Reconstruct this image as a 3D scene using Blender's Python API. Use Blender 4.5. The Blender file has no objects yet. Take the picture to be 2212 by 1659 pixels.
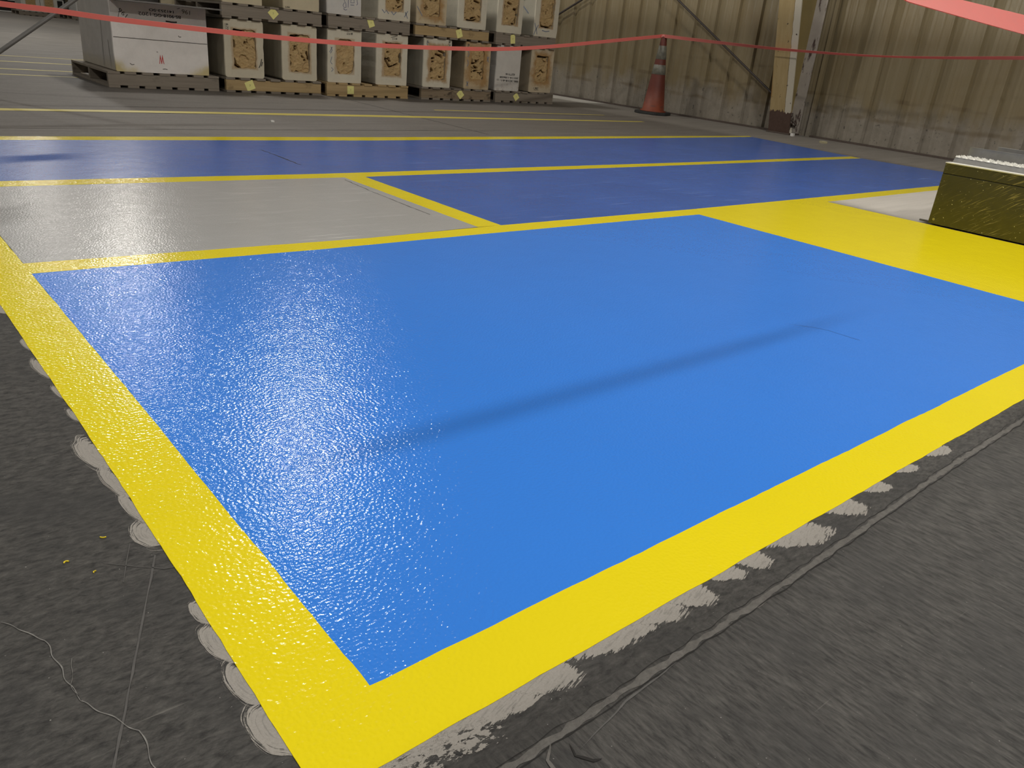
import bpy, bmesh, math, random
from mathutils import Vector, Matrix, noise as mnoise
R = random.Random(7)
sc = bpy.context.scene
COL = sc.collection

# ------------------------------------------------------------------ helpers
def link(name, me, mat=None, parent=None, loc=(0, 0, 0), smooth=False):
    o = bpy.data.objects.new(name, me)
    COL.objects.link(o)
    o.location = loc
    if parent is not None:
        o.parent = parent
    mats = mat if isinstance(mat, (list, tuple)) else [mat]
    if not me.materials:
        for m in mats:
            if m is not None:
                me.materials.append(m)
    if smooth:
        for p in me.polygons:
            p.use_smooth = True
    return o

def bmobj(name, bm, mat=None, parent=None, loc=(0, 0, 0), smooth=False, recalc=True):
    if recalc:
        bmesh.ops.recalc_face_normals(bm, faces=bm.faces[:])
    me = bpy.data.meshes.new(name)
    bm.to_mesh(me)
    bm.free()
    return link(name, me, mat, parent, loc, smooth)

def empty(name, loc=(0, 0, 0), rz=0):
    o = bpy.data.objects.new(name, None)
    COL.objects.link(o)
    o.location = loc
    o.rotation_euler = (0, 0, rz)
    o.empty_display_size = 0.1
    return o

def tag(o, label, cat, group=None, kind=None):
    o['label'] = label
    o['category'] = cat
    if group:
        o['group'] = group
    if kind:
        o['kind'] = kind
    return o

def structure(o, label=None, cat=None):
    o['kind'] = 'structure'
    if label:
        o['label'] = label
    if cat:
        o['category'] = cat
    return o

def add_box(bm, x0, x1, y0, y1, z0, z1, bevel=0.0, rot=None):
    vs = [bm.verts.new((x, y, z)) for x in (x0, x1) for y in (y0, y1) for z in (z0, z1)]
    F = [(0, 1, 3, 2), (4, 6, 7, 5), (0, 4, 5, 1), (2, 3, 7, 6), (0, 2, 6, 4), (1, 5, 7, 3)]
    fs = [bm.faces.new([vs[i] for i in f]) for f in F]
    if bevel > 0:
        es = list({e for f in fs for e in f.edges})
        bmesh.ops.bevel(bm, geom=es, offset=bevel, segments=2, affect='EDGES', profile=0.6)
    return vs

def add_hexa(bm, pts):
    """box from 8 corners: bottom quad 0-3, top quad 4-7"""
    v = [bm.verts.new(p) for p in pts]
    for f in ((0, 3, 2, 1), (4, 5, 6, 7), (0, 1, 5, 4), (1, 2, 6, 5), (2, 3, 7, 6), (3, 0, 4, 7)):
        bm.faces.new([v[i] for i in f])
    return v

def add_tube(bm, p0, p1, r0, r1=None, seg=12, cap=True):
    p0 = Vector(p0); p1 = Vector(p1)
    r1 = r0 if r1 is None else r1
    d = (p1 - p0).normalized()
    a = Vector((0, 0, 1)) if abs(d.z) < 0.9 else Vector((1, 0, 0))
    u = d.cross(a).normalized(); w = d.cross(u)
    A = [bm.verts.new(p0 + r0 * (math.cos(t) * u + math.sin(t) * w)) for t in [2 * math.pi * i / seg for i in range(seg)]]
    B = [bm.verts.new(p1 + r1 * (math.cos(t) * u + math.sin(t) * w)) for t in [2 * math.pi * i / seg for i in range(seg)]]
    for i in range(seg):
        bm.faces.new((A[i], A[(i + 1) % seg], B[(i + 1) % seg], B[i]))
    if cap:
        bm.faces.new(A[::-1]); bm.faces.new(B)

def lathe(bm, prof, seg=32, cap=True):
    rings = []
    for r, z in prof:
        rings.append([bm.verts.new((r * math.cos(2 * math.pi * i / seg), r * math.sin(2 * math.pi * i / seg), z)) for i in range(seg)])
    for a, b in zip(rings, rings[1:]):
        for i in range(seg):
            bm.faces.new((a[i], a[(i + 1) % seg], b[(i + 1) % seg], b[i]))
    if cap:
        bm.faces.new(rings[0][::-1]); bm.faces.new(rings[-1])

# ------------------------------------------------------------------ node helpers
class NT:
    def __init__(self, name):
        self.m = bpy.data.materials.new(name)
        self.m.use_nodes = True
        self.t = self.m.node_tree
        self.b = self.t.nodes['Principled BSDF']
        self.out = self.t.nodes['Material Output']
    def n(self, typ, ins=None, **props):
        nd = self.t.nodes.new('ShaderNode' + typ)
        for k, v in props.items():
            setattr(nd, k, v)
        for k, v in (ins or {}).items():
            self.set(nd, k, v)
        return nd
    def set(self, nd, k, v):
        s = nd.inputs[k]
        if hasattr(v, 'is_output') or hasattr(v, 'links'):
            self.t.links.new(v, s)
        else:
            if isinstance(v, (tuple, list)) and len(v) == 3 and s.type == 'RGBA':
                v = (*v, 1.0)
            s.default_value = v
    def coord(self, kind='Object'):
        return self.n('TexCoord').outputs[kind]
    def mapping(self, vec, scale=(1, 1, 1), rot=(0, 0, 0), loc=(0, 0, 0)):
        return self.n('Mapping', {'Vector': vec, 'Scale': scale, 'Rotation': rot, 'Location': loc}).outputs[0]
    def noise(self, vec, scale, detail=3.0, rough=0.55, dist=0.0):
        return self.n('TexNoise', {'Vector': vec, 'Scale': scale, 'Detail': detail, 'Roughness': rough, 'Distortion': dist}).outputs['Fac']
    def math(self, op, a, b=None, clamp=False):
        nd = self.n('Math', operation=op, use_clamp=clamp)
        self.set(nd, 0, a)
        if b is not None:
            self.set(nd, 1, b)
        return nd.outputs[0]
    def rng(self, v, a, b, c=0.0, d=1.0, smooth=True):
        nd = self.n('MapRange', {'Value': v, 'From Min': a, 'From Max': b, 'To Min': c, 'To Max': d})
        if smooth:
            nd.interpolation_type = 'SMOOTHSTEP'
        return nd.outputs[0]
    def mix(self, f, a, b, blend='MIX'):
        nd = self.n('Mix', data_type='RGBA', blend_type=blend)
        self.set(nd, 0, f); self.set(nd, 6, a); self.set(nd, 7, b)
        return nd.outputs[2]
    def sep(self, vec):
        nd = self.n('SeparateXYZ', {'Vector': vec})
        return nd.outputs[0], nd.outputs[1], nd.outputs[2]
    def bump(self, h, strength=0.3, dist=0.01, normal=None):
        d = {'Height': h, 'Strength': strength, 'Distance': dist}
        if normal is not None:
            d['Normal'] = normal
        return self.n('Bump', d).outputs[0]
    def P(self, **kw):
        names = {'color': 'Base Color', 'rough': 'Roughness', 'metal': 'Metallic', 'spec': 'Specular IOR Level', 'normal': 'Normal', 'coat': 'Coat Weight', 'coatr': 'Coat Roughness', 'alpha': 'Alpha'}
        for k, v in kw.items():
            self.set(self.b, names[k], v)
        return self.m

def simple(name, color, rough=0.6, metal=0.0, vary=0.15, scale=12.0, bump=0.0, bscale=80.0):
    t = NT(name)
    v = t.coord()
    f = t.noise(v, scale, 4)
    lo = tuple(max(0, c * (1 - vary)) for c in color); hi = tuple(min(1, c * (1 + vary)) for c in color)
    kw = dict(color=t.mix(f, lo, hi), rough=rough, metal=metal)
    if bump:
        kw['normal'] = t.bump(t.noise(v, bscale, 3), bump, 0.004)
    return t.P(**kw)

# ------------------------------------------------------------------ materials
def paint(name, col, rough, peel_scale=170.0, peel=0.35, scuff=0.0, scuffcol=(0.5, 0.5, 0.55), vary=0.06, sparkle=0.15, dirt=0.0):
    t = NT(name)
    v = t.coord()
    f = t.noise(v, 2.5, 4)
    base = t.mix(f, tuple(c * (1 - vary) for c in col), tuple(min(1, c * (1 + vary)) for c in col))
    if scuff > 0:
        vs = t.mapping(v, (1.3, 9.0, 1.0))
        s = t.rng(t.noise(vs, 2.2, 7, 0.7), 0.52, 0.78)
        s2 = t.rng(t.noise(t.mapping(v, (0.6, 30.0, 1.0)), 3.0, 3, 0.6), 0.655, 0.70)
        gate = t.rng(t.noise(v, 1.3, 2), 0.5, 0.62)
        s2 = t.math('MULTIPLY', s2, gate)
        base = t.mix(t.math('MULTIPLY', s, scuff), base, scuffcol)
        base = t.mix(t.math('MULTIPLY', s2, min(1, scuff * 2.2)), base, tuple(min(1, c * 1.5) for c in scuffcol))
    if dirt > 0:
        d = t.rng(t.noise(t.mapping(v, (1, 1, 1)), 900.0, 1), 0.72, 0.80)
        base = t.mix(t.math('MULTIPLY', d, dirt), base, tuple(c * 0.25 for c in col))
    h1 = t.noise(v, peel_scale, 0.6, 0.5)
    h2 = t.noise(v, peel_scale * 2.4, 1, 0.5)
    h = t.math('ADD', h1, t.math('MULTIPLY', h2, sparkle))
    wav = t.noise(v, 9.0, 2)
    n0 = t.bump(wav, 0.06, 0.02)
    n1 = t.bump(h, peel, 0.0012, n0)
    return t.P(color=base, rough=rough, normal=n1)

M_blue = paint('paint_bright_blue', (0.036, 0.205, 0.720), 0.145, 185, 0.85, sparkle=0.12, vary=0.03, dirt=0.25)
M_dblue = paint('paint_dark_blue', (0.037, 0.104, 0.370), 0.26, 170, 0.5, sparkle=0.1, scuff=0.32, scuffcol=(0.17, 0.26, 0.48), vary=0.16)
M_grey = paint('paint_grey', (0.35, 0.35, 0.345), 0.21, 180, 0.58, sparkle=0.1, scuff=0.32, scuffcol=(0.60, 0.60, 0.58), vary=0.06)
M_yel = paint('paint_yellow', (0.76, 0.625, 0.008), 0.14, 165, 0.72, sparkle=0.1, vary=0.035, dirt=0.35)
M_yelold = paint('paint_faded_yellow', (0.46, 0.38, 0.06), 0.45, 90, 0.6, vary=0.25)

def floor_material():
    t = NT('concrete_floor')
    v = t.coord()
    x, y, z = t.sep(v)
    wob = t.math('MULTIPLY', t.math('SUBTRACT', t.noise(v, 1.6, 3), 0.5), 0.9)
    # tyre-darkened aisle in front of, and left of, the painted field
    near = t.math('MULTIPLY', t.rng(t.math('ADD', y, wob), 2.4, 4.2, 1.0, 0.0), t.math('MAXIMUM', t.rng(x, 4.5, 4.1), t.rng(y, 0.45, 0.3)))
    # worn grey concrete further back, streaked along the aisle
    st = t.noise(t.mapping(v, (0.5, 5.0, 1)), 3.0, 8, 0.68)
    stf = t.noise(t.mapping(v, (2.0, 26.0, 1)), 3.0, 5, 0.6)
    back = t.mix(st, (0.046, 0.041, 0.036), (0.172, 0.155, 0.136))
    back = t.mix(t.rng(stf, 0.60, 0.76), back, (0.23, 0.215, 0.195))
    back = t.mix(t.math('MULTIPLY', t.rng(stf, 0.42, 0.30), 0.5), back, (0.05, 0.046, 0.042))
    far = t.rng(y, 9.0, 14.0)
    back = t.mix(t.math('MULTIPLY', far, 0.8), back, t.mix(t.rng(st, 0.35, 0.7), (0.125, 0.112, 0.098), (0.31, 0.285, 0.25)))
    # clean strip beside the machine and wall
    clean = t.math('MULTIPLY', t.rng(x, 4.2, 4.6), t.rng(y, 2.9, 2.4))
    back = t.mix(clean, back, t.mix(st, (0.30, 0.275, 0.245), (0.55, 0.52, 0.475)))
    side = t.rng(x, 7.1, 7.5)
    back = t.mix(t.math('MULTIPLY', side, 0.6), back, t.mix(st, (0.11, 0.10, 0.088), (0.34, 0.315, 0.28)))
    pale = t.math('MULTIPLY', t.rng(x, 7.1, 7.3), t.rng(y, 7.9, 8.2))  # light falling on the floor beside the stack, painted as pale colour
    back = t.mix(pale, back, (0.50, 0.48, 0.44))
    # front: dark with fine scraped grain; grain direction differs either side of the slab joint
    gR = t.noise(t.mapping(v, (150.0, 30.0, 1), (0, 0, 0.28)), 1.0, 9, 0.74, 0.25)
    gL = t.noise(t.mapping(v, (46.0, 105.0, 1), (0, 0, 0.35)), 1.0, 9, 0.76, 0.3)
    slab = t.rng(y, 0.40, 0.44)
    grain = t.n('Mix', {0: slab, 2: gR, 3: gL}, data_type='FLOAT').outputs[0]
    big = t.noise(v, 5.0, 5, 0.6)
    fc = t.mix(t.rng(grain, 0.36, 0.66, smooth=False), (0.011, 0.0105, 0.010), (0.074, 0.070, 0.064))
    fc = t.mix(t.rng(grain, 0.62, 0.78), fc, (0.13, 0.122, 0.112))
    fc = t.mix(t.math('MULTIPLY', t.rng(big, 0.44, 0.66), 0.62), fc, (0.024, 0.0235, 0.023))
    spk = t.rng(t.noise(v, 210.0, 2, 0.5), 0.735, 0.78)
    fc = t.mix(t.math('MULTIPLY', spk, 0.7), fc, (0.34, 0.33, 0.31))
    scr = t.rng(t.noise(t.mapping(v, (5.0, 130.0, 1), (0, 0, 0.9)), 1.0, 2), 0.73, 0.80)
    fc = t.mix(t.math('MULTIPLY', scr, 0.45), fc, (0.19, 0.18, 0.165))
    c = t.mix(near, back, fc)
    h = t.math('ADD', grain, t.math('MULTIPLY', t.noise(v, 120.0, 3), 0.5))
    return t.P(color=c, rough=t.rng(grain, 0.3, 0.7, 0.72, 0.55), normal=t.bump(h, 0.45, 0.004))

def ground_mark_material():
    t = NT('ground_concrete_marks')
    m = t.n('Attribute', attribute_name='mask').outputs['Fac']
    uv = t.n('UVMap', uv_map='stroke').outputs[0]
    s = t.noise(uv, 1.0, 3, 0.65, 0.1)
    g = t.noise(t.coord(), 330.0, 4, 0.7)
    a = t.math('ADD', m, t.math('MULTIPLY', t.math('SUBTRACT', s, 0.5), 1.75))
    a = t.math('ADD', a, t.math('MULTIPLY', t.math('SUBTRACT', g, 0.5), 0.25))
    a = t.rng(a, 0.26, 0.38)
    col = t.mix(g, (0.205, 0.190, 0.170), (0.345, 0.325, 0.295))
    col = t.mix(t.math('MULTIPLY', t.rng(s, 0.48, 0.38), 0.40), col, (0.12, 0.115, 0.105))
    t.P(color=col, rough=0.75, normal=t.bump(g, 0.3, 0.002))
    tr = t.n('BsdfTransparent')
    mx = t.n('MixShader')
    t.t.links.new(a, mx.inputs[0]); t.t.links.new(tr.outputs[0], mx.inputs[1]); t.t.links.new(t.b.outputs[0], mx.inputs[2])
    t.t.links.new(mx.outputs[0], t.out.inputs[0])
    return t.m

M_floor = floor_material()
M_mark = ground_mark_material()
M_joint = simple('joint_filler', (0.100, 0.094, 0.086), 0.65, vary=0.6, scale=95, bump=0.6, bscale=220)
M_jdark = simple('joint_gap', (0.012, 0.011, 0.010), 0.9)
M_crack = simple('crack_chalk', (0.17, 0.165, 0.155), 0.8, vary=0.75, scale=110)
M_scratch = simple('scratch_pale', (0.075, 0.072, 0.069), 0.7, vary=0.4, scale=60)

def wall_material():
    t = NT('ribbed_wall_paint')
    v = t.coord()
    x, y, z = t.sep(v)
    st = t.noise(t.mapping(v, (1, 22.0, 0.35)), 1.0, 6, 0.65)
    bl = t.noise(t.mapping(v, (1, 1.6, 1.0)), 2.2, 5, 0.6)
    c = t.mix(st, (0.155, 0.122, 0.064), (0.235, 0.192, 0.115))
    c = t.mix(t.math('MULTIPLY', t.rng(bl, 0.45, 0.7), 0.5), c, (0.175, 0.128, 0.060))
    # scuffed and dirty foot of the wall
    low = t.rng(t.math('ADD', z, t.math('MULTIPLY', t.math('SUBTRACT', bl, 0.5), 0.7)), 0.52, 0.18)
    c = t.mix(t.math('MULTIPLY', low, 0.75), c, t.mix(t.noise(v, 9.0, 6, 0.7), (0.11, 0.10, 0.083), (0.36, 0.33, 0.29)))
    spots = t.rng(t.noise(v, 26.0, 4, 0.6), 0.62, 0.70)
    c = t.mix(t.math('MULTIPLY', t.math('MULTIPLY', spots, low), 0.8), c, (0.045, 0.042, 0.038))
    pk = t.rng(t.noise(v, 55.0, 1), 0.78, 0.81)
    c = t.mix(t.math('MULTIPLY', pk, 0.8), c, (0.03, 0.028, 0.02))
    # old rub rails: brown smears at two heights
    w = t.math('MULTIPLY', t.math('SUBTRACT', t.noise(v, 1.5, 3), 0.5), 0.10)
    zz = t.math('ADD', z, w)
    b1 = t.math('MULTIPLY', t.rng(zz, 0.24, 0.27), t.rng(zz, 0.31, 0.28))
    b2 = t.math('MULTIPLY', t.rng(zz, 0.44, 0.46), t.rng(zz, 0.50, 0.48))
    bands = t.math('MULTIPLY', t.math('MAXIMUM', b1, b2), t.rng(t.noise(t.mapping(v, (1, 1, 3)), 2.1, 2), 0.45, 0.6))
    c = t.mix(t.math('MULTIPLY', bands, 0.55), c, (0.12, 0.085, 0.045))
    return t.P(color=c, rough=t.rng(st, 0.3, 0.7, 0.35, 0.55), normal=t.bump(t.noise(t.mapping(v, (1, 4, 1)), 6.0, 4), 0.25, 0.02))
M_wall = wall_material()

def column_material():
    t = NT('peeling_cream_paint')
    v = t.coord()
    x, y, z = t.sep(v)
    st = t.noise(t.mapping(v, (20, 26, 1.2)), 1.0, 5, 0.6)
    c = t.mix(st, (0.275, 0.195, 0.075), (0.43, 0.335, 0.18))
    pale = t.rng(t.math('ADD', y, t.math('MULTIPLY', t.math('SUBTRACT', t.noise(v, 14.0, 3), 0.5), 0.03)), -0.055, -0.062)
    c = t.mix(pale, c, (0.48, 0.44, 0.355))
    run = t.math('MULTIPLY', t.rng(t.noise(t.mapping(v, (9, 19, 0.8)), 1.0, 2), 0.60, 0.70), t.rng(z, 0.75, 0.35))
    c = t.mix(t.math('MULTIPLY', run, 0.85), c, (0.26, 0.12, 0.025))
    chip = t.rng(t.noise(t.mapping(v, (30, 30, 22)), 1.0, 4, 0.6), 0.67, 0.70)
    c = t.mix(chip, c, (0.045, 0.030, 0.022))
    seam = t.rng(t.math('ABSOLUTE', t.math('ADD', t.math('ADD', y, 0.055), t.math('MULTIPLY', t.math('SUBTRACT', t.noise(v, 12.0, 3), 0.5), 0.03))), 0.0035, 0.0015)
    c = t.mix(t.math('MULTIPLY', seam, 0.75), c, (0.10, 0.07, 0.04))
    base = t.rng(t.math('ADD', z, t.math('MULTIPLY', t.math('SUBTRACT', t.noise(t.mapping(v, (20, 20, 4)), 1.0, 4), 0.5), 0.13)), 0.245, 0.235)
    c = t.mix(base, c, t.mix(t.noise(v, 30.0, 4), (0.055, 0.030, 0.022), (0.10, 0.062, 0.048)))
    return t.P(color=c, rough=0.5, normal=t.bump(t.noise(v, 40.0, 3), 0.25, 0.004))
M_colp = column_material()
M_web = simple('column_web_paint', (0.235, 0.180, 0.070), 0.5, vary=0.25, scale=4)
def outer_flange_material():
    t = NT('grimy_white_paint')
    v = t.coord()
    f = t.noise(t.mapping(v, (8, 8, 2.0)), 2.0, 5, 0.65)
    c = t.mix(t.noise(v, 8.0, 4), (0.26, 0.23, 0.20), (0.46, 0.42, 0.37))
    c = t.mix(t.rng(f, 0.54, 0.62), c, (0.07, 0.045, 0.038))
    return t.P(color=c, rough=0.55)
M_oflange = outer_flange_material()
M_bolt = simple('painted_nut', (0.62, 0.58, 0.48), 0.5)
M_rust = simple('rusty_iron', (0.070, 0.052, 0.042), 0.75, vary=0.4, scale=40)
M_rod = simple('dark_steel_rod', (0.035, 0.026, 0.022), 0.6)
M_pipe = simple('grey_pipe', (0.135, 0.130, 0.122), 0.45, vary=0.2, scale=20)
M_board = simple('grey_sheet_edge', (0.17, 0.16, 0.15), 0.6)

def wood(name, a, b, dark=0.3):
    t = NT(name)
    v = t.coord('Object')
    info = t.n('ObjectInfo')
    off = t.n('CombineXYZ', {0: t.math('MULTIPLY', info.outputs['Random'], 17.0), 1: 0.0, 2: t.math('MULTIPLY', info.outputs['Random'], 5.0)}).outputs[0]
    vv = t.n('VectorMath', {0: v, 1: off}, operation='ADD').outputs[0]
    g = t.noise(t.mapping(vv, (2.2, 7.0, 46.0)), 1.0, 6, 0.65, 0.35)
    k = t.rng(t.noise(t.mapping(vv, (5.0, 5.0, 9.0)), 1.0, 3), 0.60, 0.72)
    c = t.mix(g, a, b)
    c = t.mix(t.math('MULTIPLY', k, dark), c, tuple(q * 0.35 for q in a))
    return t.P(color=c, rough=0.75, normal=t.bump(g, 0.25, 0.004))
M_wood_old = wood('weathered_wood', (0.150, 0.125, 0.095), (0.300, 0.260, 0.210), 0.4)
M_wood_new = wood('pine_wood', (0.30, 0.205, 0.090), (0.50, 0.37, 0.190), 0.5)
M_wood_stain = wood('stained_wood', (0.130, 0.090, 0.055), (0.34, 0.27, 0.18), 0.9)

def block_material(name, col, halo, hx, hz0, hz1, strength, dirt=0.0, bottom_yellow=0.0, seed=0.0):
    """fused block face: stain spreading out of the cavity, local coords: x across, z up, front at y=0"""
    t = NT(name)
    v = t.coord()
    x, y, z = t.sep(v)
    vn = t.mapping(v, (1, 1, 1), loc=(seed, seed * 0.7, 0))
    n1 = t.noise(vn, 9.0, 5, 0.65)
    n2 = t.noise(vn, 45.0, 4, 0.65)
    c = t.mix(n1, tuple(q * 0.84 for q in col), tuple(min(1, q * 1.12) for q in col))
    c = t.mix(t.rng(n2, 0.60, 0.78, 0, 0.35), c, tuple(q * 0.55 for q in col))
    if strength > 0:
        dx = t.math('SUBTRACT', t.math('ABSOLUTE', x), hx)
        dz = t.math('SUBTRACT', t.math('ABSOLUTE', t.math('SUBTRACT', z, (hz0 + hz1) / 2)), (hz1 - hz0) / 2)
        d = t.math('MAXIMUM', dx, dz)
        d = t.math('ADD', d, t.math('MULTIPLY', t.math('SUBTRACT', n1, 0.5), halo * 2.2))
        s = t.rng(d, halo, -0.002)
        front = t.rng(y, 0.035, 0.012)
        c = t.mix(t.math('MULTIPLY', t.math('MULTIPLY', s, front), strength), c, t.mix(n2, (0.30, 0.165, 0.052), (0.43, 0.265, 0.105)))
    if dirt > 0:
        dd = t.rng(t.noise(vn, 16.0, 5, 0.7), 0.50, 0.70)
        low = t.rng(z, 0.16, 0.02)
        c = t.mix(t.math('MULTIPLY', t.math('MULTIPLY', dd, low), dirt), c, (0.26, 0.19, 0.14))
    if bottom_yellow > 0:
        e = t.math('ADD', t.math('ABSOLUTE', x), t.math('MULTIPLY', z, -2.2))
        lowy = t.math('MULTIPLY', t.rng(t.math('ADD', e, t.math('MULTIPLY', t.math('SUBTRACT', n1, 0.5), 0.35)), 0.10, 0.34), t.rng(z, 0.17, 0.05))
        c = t.mix(t.math('MULTIPLY', lowy, bottom_yellow), c, (0.52, 0.42, 0.16))
    # sides take a darker tone than the front face
    side = t.rng(y, 0.004, 0.02)
    c = t.mix(t.math('MULTIPLY', side, 0.75), c, t.mix(n1, tuple(q * 0.42 for q in col), tuple(q * 0.66 for q in col)))
    return t.P(color=c, rough=0.8, normal=t.bump(t.math('ADD', n2, n1), 0.25, 0.006))

def fill_material():
    t = NT('crumbly_brown_core')
    v = t.coord()
    n1 = t.noise(v, 14.0, 6, 0.65); n2 = t.noise(v, 70.0, 5, 0.7)
    c = t.mix(n1, (0.350, 0.230, 0.095), (0.580, 0.425, 0.215))
    c = t.mix(t.rng(n2, 0.52, 0.75, 0, 0.6), c, (0.62, 0.47, 0.26))
    x, y, z = t.sep(v)
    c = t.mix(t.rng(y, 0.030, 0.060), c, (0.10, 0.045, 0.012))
    return t.P(color=c, rough=0.9, normal=t.bump(t.math('ADD', n2, n1), 0.6, 0.006))
M_fill = fill_material()
M_ink = simple('black_ink', (0.012, 0.011, 0.011), 0.6, vary=0.5, scale=80)
M_inkfaint = simple('faded_ink', (0.07, 0.062, 0.052), 0.7, vary=0.5, scale=80)
M_sidestreak = simple('grey_streak', (0.17, 0.16, 0.15), 0.8, vary=0.4, scale=20)
M_bluecrayon = simple('blue_crayon', (0.19, 0.22, 0.28), 0.8, vary=0.4, scale=60)
M_bluepen = simple('blue_marker', (0.085, 0.10, 0.19), 0.7, vary=0.4, scale=60)
M_redink = simple('red_stencil_ink', (0.50, 0.03, 0.025), 0.6, vary=0.3, scale=60)
M_note = simple('yellow_note_paper', (0.80, 0.76, 0.29), 0.7, vary=0.06, scale=30)

def tape_material():
    t = NT('red_ribbon_plastic')
    v = t.coord()
    c = t.mix(t.noise(v, 3.0, 2), (0.98, 0.36, 0.32), (0.99, 0.43, 0.39))
    t.P(color=c, rough=0.42)
    tl = t.n('BsdfTranslucent', {'Color': (1.0, 0.36, 0.32, 1)})
    mx = t.n('MixShader', {0: 0.45})
    t.t.links.new(t.b.outputs[0], mx.inputs[1]); t.t.links.new(tl.outputs[0], mx.inputs[2])
    t.t.links.new(mx.outputs[0], t.out.inputs[0])
    return t.m
M_tape = tape_material()

def cone_material():
    t = NT('dirty_orange_vinyl')
    v = t.coord()
    x, y, z = t.sep(v)
    n = t.noise(v, 14.0, 5, 0.65)
    c = t.mix(n, (0.090, 0.019, 0.012), (0.155, 0.034, 0.019))
    c = t.mix(t.rng(z, 0.36, 0.05), c, t.mix(n, (0.12, 0.024, 0.011), (0.26, 0.056, 0.020)))
    sm = t.rng(t.noise(t.mapping(v, (3, 3, 11), (0.5, 0.3, 0)), 2.0, 4), 0.58, 0.7)
    c = t.mix(t.math('MULTIPLY', sm, 0.6), c, (0.07, 0.035, 0.028))
    return t.P(color=c, rough=0.6)
M_cone = cone_material()
M_collar = simple('dirty_reflective_sleeve', (0.155, 0.15, 0.12), 0.5, vary=0.7, scale=26)
M_rubber = simple('black_rubber', (0.028, 0.028, 0.027), 0.75, vary=0.3)

def olive_material():
    t = NT('scratched_olive_panel')
    v = t.coord()
    big = t.noise(v, 7.0, 4)
    c = t.mix(big, (0.040, 0.038, 0.012), (0.088, 0.080, 0.020))
    s1 = t.rng(t.noise(t.mapping(t.mapping(v, (1, 1, 1), (0.70, 0, 0)), (1, 9.0, 190.0)), 1.0, 4, 0.6), 0.555, 0.70)
    s2 = t.rng(t.noise(t.mapping(t.mapping(v, (1, 1, 1), (0.52, 0, 0)), (1, 8.0, 130.0)), 1.0, 3, 0.6), 0.60, 0.70)
    area = t.rng(t.noise(v, 3.0, 2), 0.35, 0.6)
    s = t.math('MULTIPLY', t.math('MAXIMUM', s1, s2), area)
    c = t.mix(t.math('MULTIPLY', s, 0.75), c, (0.34, 0.29, 0.11))
    sp = t.rng(t.noise(v, 95.0, 1, 0.4), 0.74, 0.77)
    c = t.mix(sp, c, (0.62, 0.58, 0.33))
    return t.P(color=c, rough=t.rng(s, 0, 1, 0.28, 0.5), normal=t.bump(s, 0.2, 0.001))
M_olive = olive_material()
M_seam = simple('dark_seam', (0.012, 0.011, 0.004), 0.6)
M_galv = simple('galvanised_steel', (0.36, 0.355, 0.34), 0.42, metal=0.55, vary=0.2, scale=22, bump=0.15, bscale=60)
M_edge = simple('bare_metal_edge', (0.75, 0.74, 0.68), 0.4, metal=0.2, vary=0.15, scale=40)
M_dark = simple('dark_housing', (0.03, 0.028, 0.022), 0.7)
M_brass = simple('yellowed_screw', (0.40, 0.36, 0.12), 0.4, metal=0.4)
M_rack = simple('dark_clutter', (0.018, 0.016, 0.015), 0.7)
M_white = simple('white_panel', (0.62, 0.61, 0.58), 0.6)
M_farwall = simple('far_wall_paint', (0.10, 0.095, 0.08), 0.8)
M_litter = simple('paper_scrap', (0.42, 0.38, 0.24), 0.8)
M_chip = simple('yellow_paint_chip', (0.75, 0.58, 0.02), 0.5)

# ------------------------------------------------------------------ setting: floor
def jitter_line(a, b, step, amp):
    a = Vector(a); b = Vector(b)
    L = (b - a).length
    n = max(1, int(L / step))
    d = (b - a).normalized()
    if (d.x, d.y) < (0.0, 0.0):
        d = -d
    nn = Vector((-d.y, d.x))
    out = []
    for i in range(n):
        p = a + (b - a) * i / n
        if 0 < i:
            p = p + nn * amp * (mnoise.noise(Vector((p.x * 11, p.y * 11, 2.0))) + 0.6 * mnoise.noise(Vector((p.x * 47, p.y * 47, 3.0))))
        out.append(p)
    return out

def slab(name, pts, mat, top, label, group=None, step=0.02, amp=0.0016, cat='floor paint', cracks=()):
    """a coat of paint with its real, slightly wandering masked edge"""
    loop = []
    n = len(pts)
    for i in range(n):
        loop += jitter_line(pts[i], pts[(i + 1) % n], step, amp)
    bm = bmesh.new()
    up = [bm.verts.new((p.x, p.y, top)) for p in loop]
    dn = [bm.verts.new((p.x, p.y, 0.0)) for p in loop]
    bm.faces.new(up)
    for i in range(len(loop)):
        bm.faces.new((dn[i], dn[(i + 1) % len(loop)], up[(i + 1) % len(loop)], up[i]))
    bmesh.ops.triangulate(bm, faces=[f for f in bm.faces if len(f.verts) > 4])
    for line, wd in cracks:
        prev = None
        nseg = 14
        P = []
        for a, b in zip(line, line[1:]):
            P += [Vector(a) + (Vector(b) - Vector(a)) * k / nseg for k in range(nseg)]
        for i, p in enumerate(P):
            d = (P[min(i + 1, len(P) - 1)] - P[max(i - 1, 0)]).normalized()
            nn = Vector((-d.y, d.x))
            of = 0.35 * wd * mnoise.noise(Vector((p.x * 25, p.y * 25, 1.0))) * 3
            hwid = 0.5 * wd * max(0.05, 0.75 + 1.1 * mnoise.noise(Vector((p.x * 31, p.y * 31, 5.0))))
            A = p + nn * (of + hwid); B = p + nn * (of - hwid)
            cur = (bm.verts.new((A.x, A.y, top + 0.0002)), bm.verts.new((B.x, B.y, top + 0.0002)))
            if prev:
                f = bm.faces.new((prev[0], prev[1], cur[1], cur[0])); f.material_index = 1
            prev = cur
    o = bmobj(name, bm, [mat, M_jdark] if cracks else mat)
    return tag(o, label, cat, group)

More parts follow.
